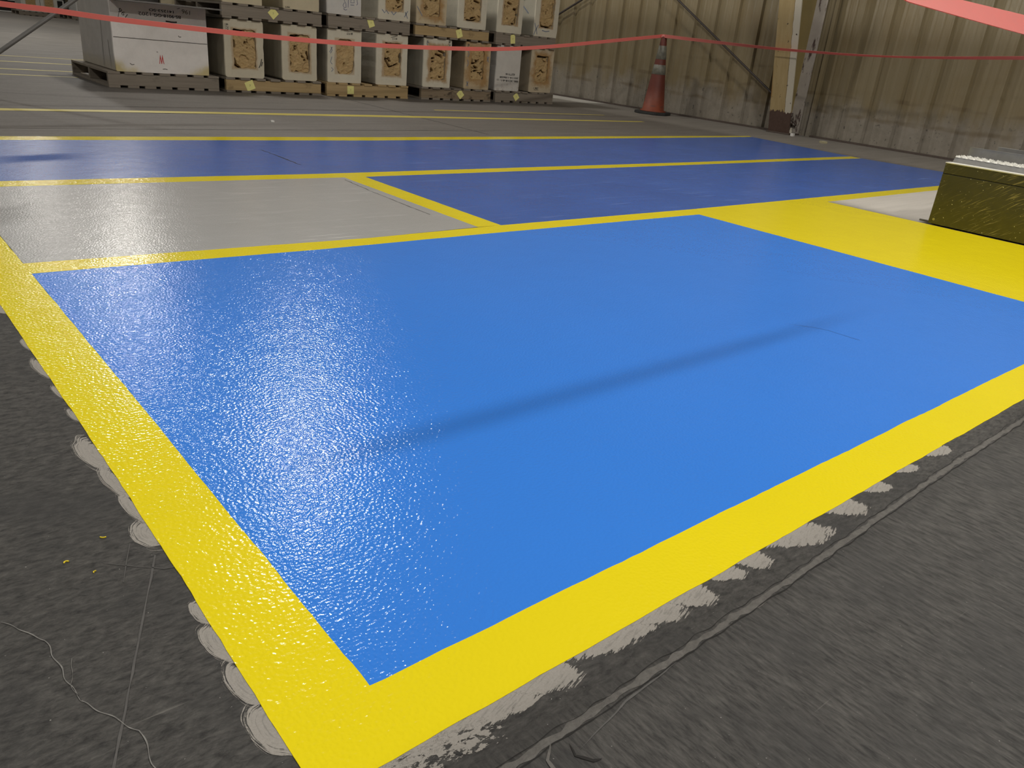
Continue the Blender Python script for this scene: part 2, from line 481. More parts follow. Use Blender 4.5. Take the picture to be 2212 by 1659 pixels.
def build_floor():
    bm = bmesh.new()
    uvl = bm.loops.layers.uv.new('stroke')
    ml = bm.verts.layers.float.new('mask')
    x0, x1, y0, y1 = -14.0, 9.2, -8.0, 46.0
    q = [bm.verts.new(p) for p in ((x0, y0, 0), (x1, y0, 0), (x1, y1, 0), (x0, y1, 0))]
    q2 = [bm.verts.new(p) for p in ((x0, y0, -0.2), (x1, y0, -0.2), (x1, y1, -0.2), (x0, y1, -0.2))]
    bm.faces.new(q); bm.faces.new(q2[::-1])
    for i in range(4):
        bm.faces.new((q2[i], q2[(i + 1) % 4], q[(i + 1) % 4], q[i]))

    def patch(cx, cy, ax, ay, skew, mode, a0, a1, z=0.0004, seed=0.0, full=1.0, fine=1.0):
        nr, na = 10, 40
        rows = []
        for i in range(nr + 1):
            r = i / nr
            row = []
            for k in range(na + 1):
                th = a0 + (a1 - a0) * k / na
                wob = 1 + 0.10 * mnoise.noise(Vector((math.cos(th) * 2 + seed, math.sin(th) * 2, seed)))
                px = r * ax * math.cos(th) * wob; py = r * ay * math.sin(th) * wob
                vv = bm.verts.new((cx + px + skew * py, cy + py, z))
                edge = min(1.0, 6.0 * min(k, na - k) / na) if mode == 'L' else 1.0
                vv[ml] = max(0.0, (1 - r ** 2.2)) * (1.0 if mode == 'L' else 1.15) * full * (0.45 + 0.55 * edge) - 0.05
                if mode == 'L':
                    u = (th * ax * 22 + seed, r * ay * 330 + seed)
                else:
                    u = ((px + 0.6 * py) * 28 * fine + seed, (py - 0.25 * px) * 300 / fine + seed)
                row.append((vv, u))
            rows.append(row)
        for i in range(nr):
            for k in range(na):
                four = [rows[i][k], rows[i + 1][k], rows[i + 1][k + 1], rows[i][k + 1]]
                f = bm.faces.new([w[0] for w in four])
                f.material_index = 1
                for lp, w in zip(f.loops, four):
                    lp[uvl].uv = w[1]
                f.normal_update()
                if f.normal.z < 0:
                    f.normal_flip()
    PI = math.pi
    # scalloped grinder marks left of the long yellow border: (y centre, half length, reach)
    for i, (yc, hl, e) in enumerate([(1.66, 0.075, 0.020), (1.80, 0.05, 0.014), (1.53, 0.045, 0.012), (1.265, 0.085, 0.035), (1.16, 0.07, 0.024), (1.07, 0.06, 0.018),
                                     (0.995, 0.046, 0.030), (0.795, 0.034, 0.018), (0.735, 0.048, 0.026), (0.657, 0.048, 0.028), (0.583, 0.052, 0.034), (1.42, 0.04, 0.012), (2.06, 0.05, 0.03)]):
        patch(0.250, yc, e * 1.12, hl * 1.1, -0.10, 'L', PI / 2, 3 * PI / 2, 0.0004 + i * 0.00001, i * 3.7)
    # brushed marks along the near yellow border: (x centre, half length, reach, skew)
    for i, (xc, hl, e, sk) in enumerate([(0.455, 0.095, 0.034, -0.8), (0.37, 0.06, 0.020, -0.5), (0.520, 0.050, 0.040, -0.6), (0.635, 0.085, 0.034, -1.2), (0.72, 0.05, 0.036, -0.9),
                                         (0.79, 0.040, 0.042, -0.6), (0.875, 0.035, 0.034, -0.8), (0.945, 0.035, 0.040, -0.4), (1.055, 0.075, 0.052, -1.0), (1.215, 0.050, 0.046, -0.6),
                                         (1.335, 0.040, 0.034, -0.8), (1.465, 0.035, 0.026, -0.8), (1.60, 0.050, 0.030, -0.9)]):
        patch(xc, 0.484, hl, e * 1.15, sk, 'R', PI, 2 * PI, 0.0004 + i * 0.00001, 50 + i * 3.1)

    for i, (xc, yc, hl, e) in enumerate([(0.345, 0.472, 0.07, 0.040), (0.40, 0.455, 0.05, 0.03), (0.30, 0.47, 0.05, 0.03)]):
        patch(xc, yc, hl, e, -0.5, 'R', 0, 2 * PI, 0.00055 + i * 0.00001, 90 + i * 2.3, 0.42, 2.4)
    def ribbon(pts, w, z, mi, amp=0.0, sub=8, taper=False):
        P = []
        for a, b in zip(pts, pts[1:]):
            for k in range(sub):
                P.append(Vector(a) + (Vector(b) - Vector(a)) * k / sub)
        P.append(Vector(pts[-1]))
        prev = None
        n = len(P)
        for i, p in enumerate(P):
            d = (P[min(i + 1, n - 1)] - P[max(i - 1, 0)]).normalized()
            nn = Vector((-d.y, d.x))
            off = amp * mnoise.noise(Vector((p.x * 33, p.y * 33, w * 99)))
            ww = w * (0.75 + 0.6 * mnoise.noise(Vector((p.x * 60, p.y * 60, 9.0 + mi))))
            if taper:
                ww *= max(0.08, math.sin(math.pi * (i + 0.3) / (n + 0.6)))
            a = p + nn * (off + ww / 2); b = p + nn * (off - ww / 2)
            cur = (bm.verts.new((a.x, a.y, z)), bm.verts.new((b.x, b.y, z)))
            if prev:
                f = bm.faces.new((prev[0], prev[1], cur[1], cur[0]))
                f.material_index = mi
                f.normal_update()
                if f.normal.z < 0:
                    f.normal_flip()
            prev = cur
    # slab joint across the front
    J = [(0.10, 0.394), (0.432, 0.402), (0.944, 0.409), (1.556, 0.429), (1.977, 0.434), (4.5, 0.47)]
    ribbon(J, 0.0125, 0.0006, 2, 0.003, 90)
    ribbon([(x, y - 0.0068) for x, y in J], 0.0022, 0.0008, 3, 0.003, 160)
    ribbon([(x, y + 0.0075) for x, y in J], 0.0010, 0.0008, 3, 0.005, 160)
    ribbon([(0.47, 0.402), (0.452, 0.385), (0.448, 0.36), (0.455, 0.335)], 0.006, 0.0009, 2, 0.003, 8, True)
    ribbon([(0.485, 0.388), (0.478, 0.372), (0.49, 0.355), (0.50, 0.352)], 0.005, 0.0009, 3, 0.003, 8, True)
    ribbon([(0.49, 0.375), (0.58, 0.392), (0.68, 0.398)], 0.003, 0.0009, 5, 0.002, 8, True)
    # cracks and scratches at lower left
    ribbon([(0.050, 0.905), (0.083, 0.846), (0.088, 0.793), (0.094, 0.73), (0.115, 0.682), (0.130, 0.657), (0.131, 0.61), (0.14, 0.56)], 0.0013, 0.0009, 4, 0.006, 30)
    ribbon([(0.094, 0.73), (0.09, 0.76), (0.10, 0.80)], 0.0006, 0.0009, 4, 0.006, 12)
    ribbon([(0.235, 0.941), (0.155, 0.757), (0.098, 0.626), (0.06, 0.54)], 0.0034, 0.0008, 5, 0.001, 8)
    ribbon([(0.215, 0.985), (0.185, 0.905)], 0.0018, 0.0008, 5, 0.001, 6)
    ribbon([(0.175, 0.96), (0.235, 0.905), (0.262, 0.90)], 0.0014, 0.0008, 5, 0.002, 6)
    # joints and old lines further back
    ribbon([(3.97, 4.95), (4.012, 6.0), (4.057, 7.1), (4.1, 7.6)], 0.012, 0.0006, 3, 0.004, 30)
    ribbon([(-2.0, 5.08), (2.0, 5.10), (4.0, 5.16), (4.6, 5.2)], 0.012, 0.0006, 3, 0.01, 40, True)
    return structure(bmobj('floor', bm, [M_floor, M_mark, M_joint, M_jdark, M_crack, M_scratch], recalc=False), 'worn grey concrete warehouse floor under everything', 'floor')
build_floor()

# ------------------------------------------------------------------ floor paint
TOP = 0.0011
slab('painted_rectangle', [(0.353, 0.577), (3.163, 0.577), (3.162, 2.276), (1.9, 2.291), (1.19, 2.292), (0.353, 2.320)], M_blue, TOP - 0.0002,
     'large bright blue rectangle painted on the floor, inside the widest yellow border',
     cracks=[([(2.04, 1.11), (2.10, 1.04), (2.118, 1.00), (2.128, 0.905)], 0.0022)])
slab('painted_rectangle', [(0.353, 2.424), (1.408, 2.374), (1.908, 2.394), (1.903, 3.458), (0.353, 3.505)], M_grey, TOP - 0.0002,
     'light grey painted rectangle, left of the diagonal-looking yellow divider',
     cracks=[([(1.872, 3.40), (1.853, 3.1), (1.845, 2.85), (1.842, 2.62)], 0.005)])
slab('painted_rectangle', [(2.018, 2.389), (3.25, 2.376), (4.27, 2.389), (7.30, 2.430), (7.262, 2.85), (7.19, 3.535), (4.689, 3.492), (2.014, 3.456)], M_dblue, TOP - 0.0002,
     'dark blue painted rectangle right of the grey one, just behind the bright blue')
slab('painted_rectangle', [(-6.0, 3.60), (0.49, 3.608), (1.816, 3.566), (4.809, 3.586), (7.20, 3.640), (7.402, 4.854), (6.368, 4.80), (2.738, 4.640), (0.668, 4.675), (-6.0, 4.70)], M_dblue, TOP - 0.0002,
     'long dark blue painted lane across the back, reaching the left edge of the view',
     cracks=[([(1.85, 4.30), (1.85, 4.05), (1.847, 3.80)], 0.009)])
SG = 'yellow stripes on the floor'
slab('painted_stripe', [(0.243, 0.478), (0.353, 0.577), (0.355, 1.4), (0.353, 2.320), (0.353, 2.424), (0.350, 3.505), (0.238, 3.508), (0.244, 2.093), (0.249, 1.1)], M_yel, TOP,
     'yellow border stripe down the left side of the bright blue rectangle', SG)
slab('painted_stripe', [(0.243, 0.478), (4.60, 0.482), (4.60, 0.578), (3.163, 0.577), (0.353, 0.577)], M_yel, TOP,
     'yellow border stripe along the near edge of the bright blue rectangle', SG)
slab('painted_stripe', [(0.353, 2.320), (1.19, 2.292), (1.9, 2.291), (3.162, 2.276), (4.37, 2.285), (7.30, 2.335), (7.30, 2.430), (4.27, 2.389), (3.25, 2.376), (2.018, 2.389), (1.408, 2.374), (0.353, 2.424)], M_yel, TOP,
     'yellow stripe along the far edge of the bright blue rectangle', SG)
slab('painted_stripe', [(1.903, 2.394), (2.018, 2.389), (2.014, 3.456), (1.901, 3.458)], M_yel, TOP,
     'short slanting yellow stripe between the grey and the dark blue rectangles', SG)
slab('painted_stripe', [(-6.0, 3.49), (0.352, 3.506), (2.014, 3.456), (4.689, 3.492), (7.19, 3.535), (7.20, 3.640), (4.809, 3.586), (1.816, 3.566), (0.49, 3.608), (-6.0, 3.60)], M_yel, TOP,
     'long yellow stripe in front of the back dark blue lane', SG)
slab('painted_stripe', [(-6.0, 4.70), (0.668, 4.675), (2.738, 4.640), (6.368, 4.80), (7.402, 4.854), (7.465, 4.925), (6.502, 4.905), (2.825, 4.786), (0.687, 4.795), (-6.0, 4.82)], M_yel, TOP,
     'yellow stripe along the far edge of the back dark blue lane', SG)
slab('painted_rectangle', [(3.163, 0.577), (4.38, 0.577), (4.375, 2.285), (3.162, 2.276)], M_yel, TOP,
     'wide yellow painted floor area between the bright blue rectangle and the olive step unit')
slab('painted_stripe', [(-6.0, 5.86), (0.87, 5.885), (2.0, 5.92), (3.5, 5.935), (6.98, 5.965), (6.98, 6.02), (3.576, 6.055), (2.0, 6.03), (0.884, 5.992), (-6.0, 5.97)], M_yelold, TOP,
     'thin yellow aisle line on bare concrete in front of the pallets', 'aisle lines')
slab('painted_stripe', [(4.6, 6.58), (6.94, 6.54), (6.94, 6.57), (4.6, 6.615)], M_yelold, TOP - 0.0003,
     'faint worn yellow line close to the pallets, left of the traffic cone', 'aisle lines')
for yy, w, nm in ((8.50, 0.05, 'nearest'), (9.12, 0.06, 'second nearest'), (10.1, 0.07, 'third nearest'), (11.0, 0.05, 'farthest')):
    slab('painted_stripe', [(-2.0, yy), (2.9 if yy > 8.95 else 1.92, yy), (2.9 if yy > 8.95 else 1.92, yy + w), (-2.0, yy + w)], M_yelold, TOP,
         'pale thin aisle line left of the white block, ' + nm + ' of four', 'aisle lines', step=0.2)

# ------------------------------------------------------------------ walls
def build_wall():
    bm = bmesh.new()
    X = 8.60
    P = 0.3125
    y = -8.0
    prof = []
    k0 = math.floor((y - 4.587) / P)
    yc = 4.587 + k0 * P
    while yc < 46:
        # major rib pressed outward, two shallow swages between
        prof += [(yc - 0.085, 0), (yc - 0.016, 0.026), (yc + 0.006, 0.032), (yc + 0.020, 0)]
        for f in (0.36, 0.64):
            m = yc + P * f
            prof += [(m - 0.016, 0), (m - 0.006, 0.002), (m + 0.006, 0.002), (m + 0.016, 0)]
        yc += P
    H = 6.2
    zs = [0, 0.3, 1.0, 2.2, H]
    rows = []
    for z in zs:
        rows.append([bm.verts.new((X + d, py, z)) for py, d in prof])
    for a, b in zip(rows, rows[1:]):
        for i in range(len(prof) - 1):
            bm.faces.new((a[i], b[i], b[i + 1], a[i + 1]))
    bl = [bm.verts.new((X + 0.06, prof[0][0], 0)), bm.verts.new((X + 0.06, prof[-1][0], 0)), bm.verts.new((X + 0.06, prof[-1][0], H)), bm.verts.new((X + 0.06, prof[0][0], H))]
    bm.faces.new(bl)
    o = bmobj('wall_right', bm, M_wall, recalc=False)
    return structure(o, 'tan ribbed metal wall along the right side', 'wall')
build_wall()
bm = bmesh.new(); add_box(bm, -14, 9, 41.0, 41.2, 0, 6.2)
structure(bmobj('wall_far', bm, M_farwall), 'dim far wall beyond the distant pallets', 'wall')
bm = bmesh.new(); add_box(bm, -4.1, -3.9, -8, 24, 0, 4.1)  # unseen partition added to keep the flood light off the lower wall
structure(bmobj('added_partition', bm, M_farwall), 'added unseen partition, put in to shade the lower ribbed wall', 'wall')
bm = bmesh.new(); add_box(bm, 8.555, 8.60, 4.885, 4.925, 0, 6.2)
structure(bmobj('trim_1', bm, M_wall), 'vertical metal trim strip beside the column', 'trim')
bm = bmesh.new(); add_box(bm, 8.535, 8.60, -8, 4.86, 0.0, 0.018); add_box(bm, 8.535, 8.60, 5.40, 14.0, 0.0, 0.018)  # dark strip stands in for the shadow line at the wall foot
structure(bmobj('wall_foot_shadow', bm, M_rust), 'dark strip standing in for the shadow line under the ribbed wall', 'trim')

# ------------------------------------------------------------------ column
def build_column():
    c = empty('steel_column', (8.36, 5.152, 0))
    tag(c, 'tapered steel column with peeling cream paint against the ribbed wall', 'column')
    k = 0.235
    H = 3.2
    def leaned(bm, x0, x1, y0, y1, z0, z1):
        add_hexa(bm, [(x0 - k * z0, y0, z0), (x1 - k * z0, y0, z0), (x1 - k * z0, y1, z0), (x0 - k * z0, y1, z0),
                      (x0 - k * z1, y0, z1), (x1 - k * z1, y0, z1), (x1 - k * z1, y1, z1), (x0 - k * z1, y1, z1)])
    bm = bmesh.new(); leaned(bm, 0, 0.014, -0.134, 0.134, 0.016, H)
    bmobj('inner_flange', bm, M_colp, c)
    bm = bmesh.new()
    add_hexa(bm, [(0.014, -0.005, 0.016), (0.185, -0.005, 0.016), (0.185, 0.005, 0.016), (0.014, 0.005, 0.016),
                  (0.014 - k * H, -0.005, H), (0.185, -0.005, H), (0.185, 0.005, H), (0.014 - k * H, 0.005, H)])
    bmobj('web', bm, M_web, c)
    bm = bmesh.new(); add_box(bm, 0.185, 0.197, -0.134, 0.134, 0.016, H)
    bmobj('outer_flange', bm, M_oflange, c)
    bm = bmesh.new(); add_box(bm, -0.02, 0.20, -0.15, 0.15, 0, 0.016, 0.002)
    bmobj('base_plate', bm, M_rust, c)
    for bx, by in ((0.050, -0.075), (0.115, -0.080)):
        bm = bmesh.new()
        add_tube(bm, (bx, by, 0.016), (bx, by, 0.044), 0.017, seg=6)
        add_tube(bm, (bx, by, 0.044), (bx, by, 0.070), 0.009, seg=10)
        bmobj('anchor_bolt', bm, M_bolt, c)['label'] = 'pale painted anchor nut'
    bm = bmesh.new()
    add_tube(bm, (0.13, -0.03, 0.05), (0.135, -0.035, 0.19), 0.014, 0.012, seg=10)
    add_tube(bm, (0.135, -0.035, 0.19), (0.14, -0.03, 0.225), 0.020, seg=10)
    add_tube(bm, (0.135, -0.035, 0.165), (0.155, -0.115, 0.105), 0.011, 0.008, seg=10)
    bmobj('anchor_clip', bm, M_rust, c)['label'] = 'dark rusty hooked clip'
build_column()
# cross-brace rods of that bay
bm = bmesh.new(); add_tube(bm, (8.41, 5.30, 0.37), (8.46, 9.9, 3.03), 0.012, seg=10)
tag(bmobj('brace_rod', bm, M_rod), 'thin dark brace rod slanting up left from the column, behind the cone', 'brace')
bm = bmesh.new(); add_tube(bm, (8.52, 11.6, 0.02), (8.52, 5.30, 2.86), 0.014, seg=10)
tag(bmobj('brace_rod', bm, M_rod), 'dark brace rod slanting up right from behind the rightmost blocks', 'brace')

# ------------------------------------------------------------------ pallets
def make_pallet(wood_front, wood_deck, label, loc, w=1.0, d=1.22, boards=8, gapj=0.0, group='wooden pallets', seed=0, bottom=8):
    rr = random.Random(seed)
    p = empty('wooden_pallet', loc)
    tag(p, label, 'pallet', group)
    h = 0.130
    t = 0.019
    sh = h - 2 * t
    for i, yy in enumerate((0.0, d / 2 - 0.02, d - 0.04)):
        bm = bmesh.new(); add_box(bm, 0, w, yy, yy + 0.04, t, t + sh, 0.003)
        bmobj('stringer', bm, wood_front, p)
    def deck(name, z, n, mat):
        bm = bmesh.new()
        bw = w / n * 0.70
        for i in range(n):
            x = i * (w - bw) / (n - 1) + (rr.uniform(-0.012, 0.012) if 0 < i < n - 1 else 0)
            bwi = bw * rr.uniform(0.88, 1.08)
            if i == n - 1:
                x = w - bwi
            add_box(bm, x, x + bwi, -0.004 + rr.uniform(-0.006, 0.003), d + rr.uniform(-0.006, 0.006), z, z + t, 0.002)
        bmobj(name, bm, mat, p)
    deck('top_deck', h - t, boards, wood_deck)
    deck('bottom_deck', 0.0, bottom, wood_deck)
    return p

PX = [(1.962, 0.953), (2.968, 0.965), (3.996, 0.970), (5.140, 0.978), (6.190, 0.930)]
PY = [7.675, 7.640, 7.640, 7.640, 7.640]
lowlab = ['weathered wooden pallet on the floor under the big white block', 'pine pallet on the floor, second from the left, right of the white block\'s pallet',
          'pine pallet on the floor in the middle of the row of five', 'stained pallet on the floor, fourth from the left in the row', 'grey pallet on the floor at the right end of the row']
lowwood = [M_wood_old, M_wood_new, M_wood_new, M_wood_stain, M_wood_old]
for i in range(5):
    make_pallet(lowwood[i], M_wood_old if i != 2 else M_wood_new, lowlab[i], (PX[i][0], PY[i], 0), w=PX[i][1], seed=i, boards=7 if i else 7, bottom=7)
UX = [(2.958, 0.985, 0.6335), (4.013, 0.950, 0.6335), (5.030, 0.998, 0.6335), (6.132, 0.935, 0.6300)]
uplab = ['weathered pallet on top of the two leftmost brown-cored blocks', 'grey-brown upper-tier pallet, second from the left', 'clean pale upper-tier pallet, third from the left', 'dark grey upper-tier pallet at the right end']
upwood = [M_wood_old, M_wood_old, M_wood_new, M_wood_old]
for i in range(4):
    make_pallet(upwood[i], M_wood_old, uplab[i], (UX[i][0], 7.640, UX[i][2]), w=UX[i][1], seed=20 + i, boards=7, bottom=7)

# ------------------------------------------------------------------ blocks
def rrect(hw, z0, z1, r, n):
    """rounded rectangle loop as n*4 points, centred on x=0, same parameterisation whatever the size"""
    pts = []
    corners = [(hw - r, z0 + r, -math.pi / 2), (hw - r, z1 - r, 0), (-hw + r, z1 - r, math.pi / 2), (-hw + r, z0 + r, math.pi)]
    for ci, (cx, cz, a0) in enumerate(corners):
        m = n // 2
        for k in range(m):
            a = a0 + (math.pi / 2) * k / (m - 1)
            pts.append((cx + r * math.cos(a), cz + r * math.sin(a)))
        # straight run to the next corner
        nx, nz, na = corners[(ci + 1) % 4]
        e = (nx + r * math.cos(na), nz + r * math.sin(na))
        s = pts[-1]
        for k in range(1, n - m + 1):
            f = k / (n - m + 1)
            pts.append((s[0] + (e[0] - s[0]) * f, s[1] + (e[1] - s[1]) * f))
    return pts

def make_block(label, x, z, w, h, mat, cav=None, depth=1.0, corner=0.010, group='blocks with brown cores', seed=1, y=7.665, cavr=0.03, pits=0.5, cracks=(), cat='block', name='refractory_block'):
    """x: left edge, z: bottom; cav=(x0,z0,x1,z1) in world coordinates of the front face"""
    hw = w / 2
    cx = x + hw
    bm = bmesh.new()
    N = 16
    loop = rrect(hw, 0, h, corner, N)
    out = []
    for i, (px, pz) in enumerate(loop):
        j = 0.004 * mnoise.noise(Vector((px * 19, pz * 19, seed * 7.3)))
        chip = mnoise.noise(Vector((px * 7, pz * 7, seed * 3.1 + 40)))
        j2 = 0.012 * max(0, chip - 0.35) * 2
        s = 1 if px > 0 else -1
        out.append((px - s * (abs(j) + j2), max(0.0, pz)))
    front = [bm.verts.new((px, 0, pz)) for px, pz in out]
    n = len(front)
    mid = [bm.verts.new((px * 1.0 + 0.004 * (1 if px > 0 else -1), 0.010, pz)) for px, pz in out]
    back = [bm.verts.new((px * 0.99, depth, pz)) for px, pz in loop]
    for a, b in ((front, mid), (mid, back)):
        for i in range(n):
            bm.faces.new((a[i], a[(i + 1) % n], b[(i + 1) % n], b[i]))
    bm.faces.new(back)
    fill = None
    if cav:
        c0, c1 = cav[0] - cx, cav[2] - cx
        mx = (c0 + c1) / 2
        chw = (c1 - c0) / 2
        z0, z1 = max(0.02, cav[1] - z), min(h - 0.02, cav[3] - z)
        il = rrect(chw, z0, z1, cavr, N)
        inner = []
        for px, pz in il:
            j = 0.010 * mnoise.noise(Vector((px * 26 + mx, pz * 26, seed * 5.1)))
            f = 1 + j / max(0.02, chw)
            inner.append((mx + px * f, (z0 + z1) / 2 + (pz - (z0 + z1) / 2) * (1 + j / max(0.02, (z1 - z0) / 2))))
        iv = [bm.verts.new((px, 0.0, pz)) for px, pz in inner]
        iv2 = [bm.verts.new((mx + (px - mx) * 0.97, 0.10, (z0 + z1) / 2 + (pz - (z0 + z1) / 2) * 0.98)) for px, pz in inner]
        for i in range(n):
            bm.faces.new((front[i], iv[i], iv[(i + 1) % n], front[(i + 1) % n]))
            bm.faces.new((iv[i], iv2[i], iv2[(i + 1) % n], iv[(i + 1) % n]))
        bm.faces.new(iv2)
    else:
        bm.faces.new(front)
    o = bmobj(name, bm, mat, None, (cx, y, z))
    tag(o, label, cat, group)
    if cav:
        f = bmesh.new()
        nx, nz = 44, 72
        g = []
        zc = (z0 + z1) / 2; zh = (z1 - z0) / 2
        for a in range(nz + 1):
            row = []
            for b in range(nx + 1):
                u = -1 + 2 * b / nx; v = -1 + 2 * a / nz
                px = mx + u * chw * 1.0; pz = zc + v * zh * 1.0
                q = Vector((px * 9 + seed * 3.7, pz * 9, seed * 1.9))
                n1 = mnoise.fractal(q, 0.8, 2.1, 6)
                n2 = mnoise.fractal(Vector((px * 34 + seed, pz * 42, seed * 4.1)), 0.7, 2.2, 4)
                big = mnoise.noise(Vector((px * 8 + seed, pz * 7.0, seed * 2.7)))
                pit = mnoise.fractal(Vector((px * 20 - seed * 2, pz * 26 + 4, seed)), 0.9, 2.0, 3)
                d = 0.013 - 0.008 * n1 - 0.005 * n2
                if big < -0.12:
                    d += 0.012 * min(1.0, (-0.12 - big) * 12)
                if pit > 0.74 - 0.34 * pits and big < 0.25:
                    d += 0.075 * (pit - (0.74 - 0.34 * pits)) * 2.2
                for cl in cracks:
                    for (ua, va), (ub, vb) in zip(cl, cl[1:]):
                        A = Vector((ua * chw, va * zh)); B = Vector((ub * chw, vb * zh)); Q = Vector((px - mx, pz - zc))
                        tt = max(0.0, min(1.0, (Q - A).dot(B - A) / max(1e-9, (B - A).length_squared)))
                        ds = (Q - (A + (B - A) * tt)).length + 0.004 * n2
                        if ds < 0.013:
                            d = max(d, 0.014 + 0.066 * (1 - ds / 0.013))
                e = max(abs(u), abs(v))
                if e > 0.88:
                    d += 0.016 * (e - 0.88) * 8 * max(0.0, mnoise.noise(Vector((px * 15, pz * 15, seed + 9))))
                row.append(f.verts.new((px, min(0.085, max(0.003, d)), pz)))
            g.append(row)
        for a in range(nz):
            for b in range(nx):
                f.faces.new((g[a][b], g[a][b + 1], g[a + 1][b + 1], g[a + 1][b]))
        # a thick body behind the broken surface
        fill = bmobj('crumbled_core', f, M_fill, o, recalc=False)
    return o

dg = None
def text_part(parent, s, cx, cz, width, height, mat, rot=0.0, name='lettering', y=-0.0015, bold=False, mirror=False):
    """flat lettering on the front face, centred at local (cx, cz), fitted to width x height"""
    cu = bpy.data.curves.new('tmp', 'FONT')
    cu.body = s
    cu.size = 1.0
    if bold:
        cu.offset = 0.022
    cu.extrude = 0.0
    ob = bpy.data.objects.new('tmp', cu)
    COL.objects.link(ob)
    bpy.context.view_layer.update()
    d = bpy.context.evaluated_depsgraph_get()
    me = bpy.data.meshes.new_from_object(ob.evaluated_get(d))
    bpy.data.objects.remove(ob)
    xs = [v.co.x for v in me.vertices]; ys = [v.co.y for v in me.vertices]
    x0, x1, y0, y1 = min(xs), max(xs), min(ys), max(ys)
    cr, sr = math.cos(rot), math.sin(rot)
    for v in me.vertices:
        a = ((v.co.x - x0) / (x1 - x0) - 0.5) * width * (-1 if mirror else 1)
        b = ((v.co.y - y0) / (y1 - y0) - 0.5) * height
        v.co = (cx + a * cr - b * sr, y, cz + a * sr + b * cr)
    me.name = name
    return link(name, me, mat, parent)

def strokes_part(parent, lines, w, mat, name='handwriting', y=-0.0015, plane='front'):
    if len(lines) > 1 and name in ('crayon_mark', 'chip_mark', 'scuff_mark'):
        for L in lines:
            strokes_part(parent, [L], w, mat, name, y, plane)
        return
    bm = bmesh.new()
    for L in lines:
        P = [Vector((a, b)) for a, b in L]
        prev = None
        for i, p in enumerate(P):
            d = (P[min(i + 1, len(P) - 1)] - P[max(i - 1, 0)])
            d = d.normalized() if d.length > 0 else Vector((1, 0))
            nn = Vector((-d.y, d.x)) * w / 2
            a, b = p + nn, p - nn
            if plane == 'front':
                cur = (bm.verts.new((a.x, y, a.y)), bm.verts.new((b.x, y, b.y)))
            else:
                cur = (bm.verts.new((y, a.x, a.y)), bm.verts.new((y, b.x, b.y)))
            if prev:
                bm.faces.new((prev[0], prev[1], cur[1], cur[0]))
            prev = cur
    return bmobj(name, bm, mat, parent, recalc=False)

ZL, ZU = 0.130, 0.7635
def bmat(i, col, halo, cavhw, z0, z1, st, **k):
    return block_material('block_face_%d' % i, col, halo, cavhw, z0, z1, st, seed=i * 1.37, **k)
IV = (0.58, 0.53, 0.405)
PALE = (0.63, 0.59, 0.475)
CREAM = (0.56, 0.49, 0.34)
# lower tier: x0, x1, cavity(x0,z0,x1,z1), colour, halo, stain, corner radius, label
LOW = [
    (2.978, 3.354, (3.061, 0.213, 3.279, 0.550), IV, 0.020, 0.55, 0.022, 'brown-cored block, leftmost of the bottom row, beside the big white block', 0.4),
    (3.537, 3.902, (3.618, 0.207, 3.828, 0.547), IV, 0.020, 0.55, 0.022, 'brown-cored block, second in the bottom row, sharing the second pallet', 0.7),
    (4.020, 4.401, (4.115, 0.213, 4.318, 0.543), PALE, 0.012, 0.50, 0.008, 'block with smooth rounded brown core, third in the bottom row', 0.15),
    (4.578, 4.960, (4.675, 0.222, 4.879, 0.548), PALE, 0.026, 0.70, 0.008, 'block with a hooked dark crack in its core, fourth in the bottom row', 0.8),
    (5.168, 5.538, (5.262, 0.210, 5.462, 0.557), PALE, 0.045, 0.85, 0.010, 'pale-edged brown-cored block, fifth in the bottom row', 0.9),
    (5.735, 6.094, (5.818, 0.235, 6.005, 0.556), (0.52, 0.42, 0.27), 0.110, 0.95, 0.008, 'orange-stained block with ragged holes, sixth in the bottom row', 1.0),
    (6.190, 6.560, None, (0.60, 0.575, 0.53), 0, 0, 0.006, 'white block with black stencilled lettering, seventh in the bottom row', 0),
    (6.728, 7.090, (6.805, 0.250, 7.003, 0.550), (0.52, 0.44, 0.31), 0.085, 0.95, 0.006, 'orange-stained block at the right end of the bottom row', 0.5),
]
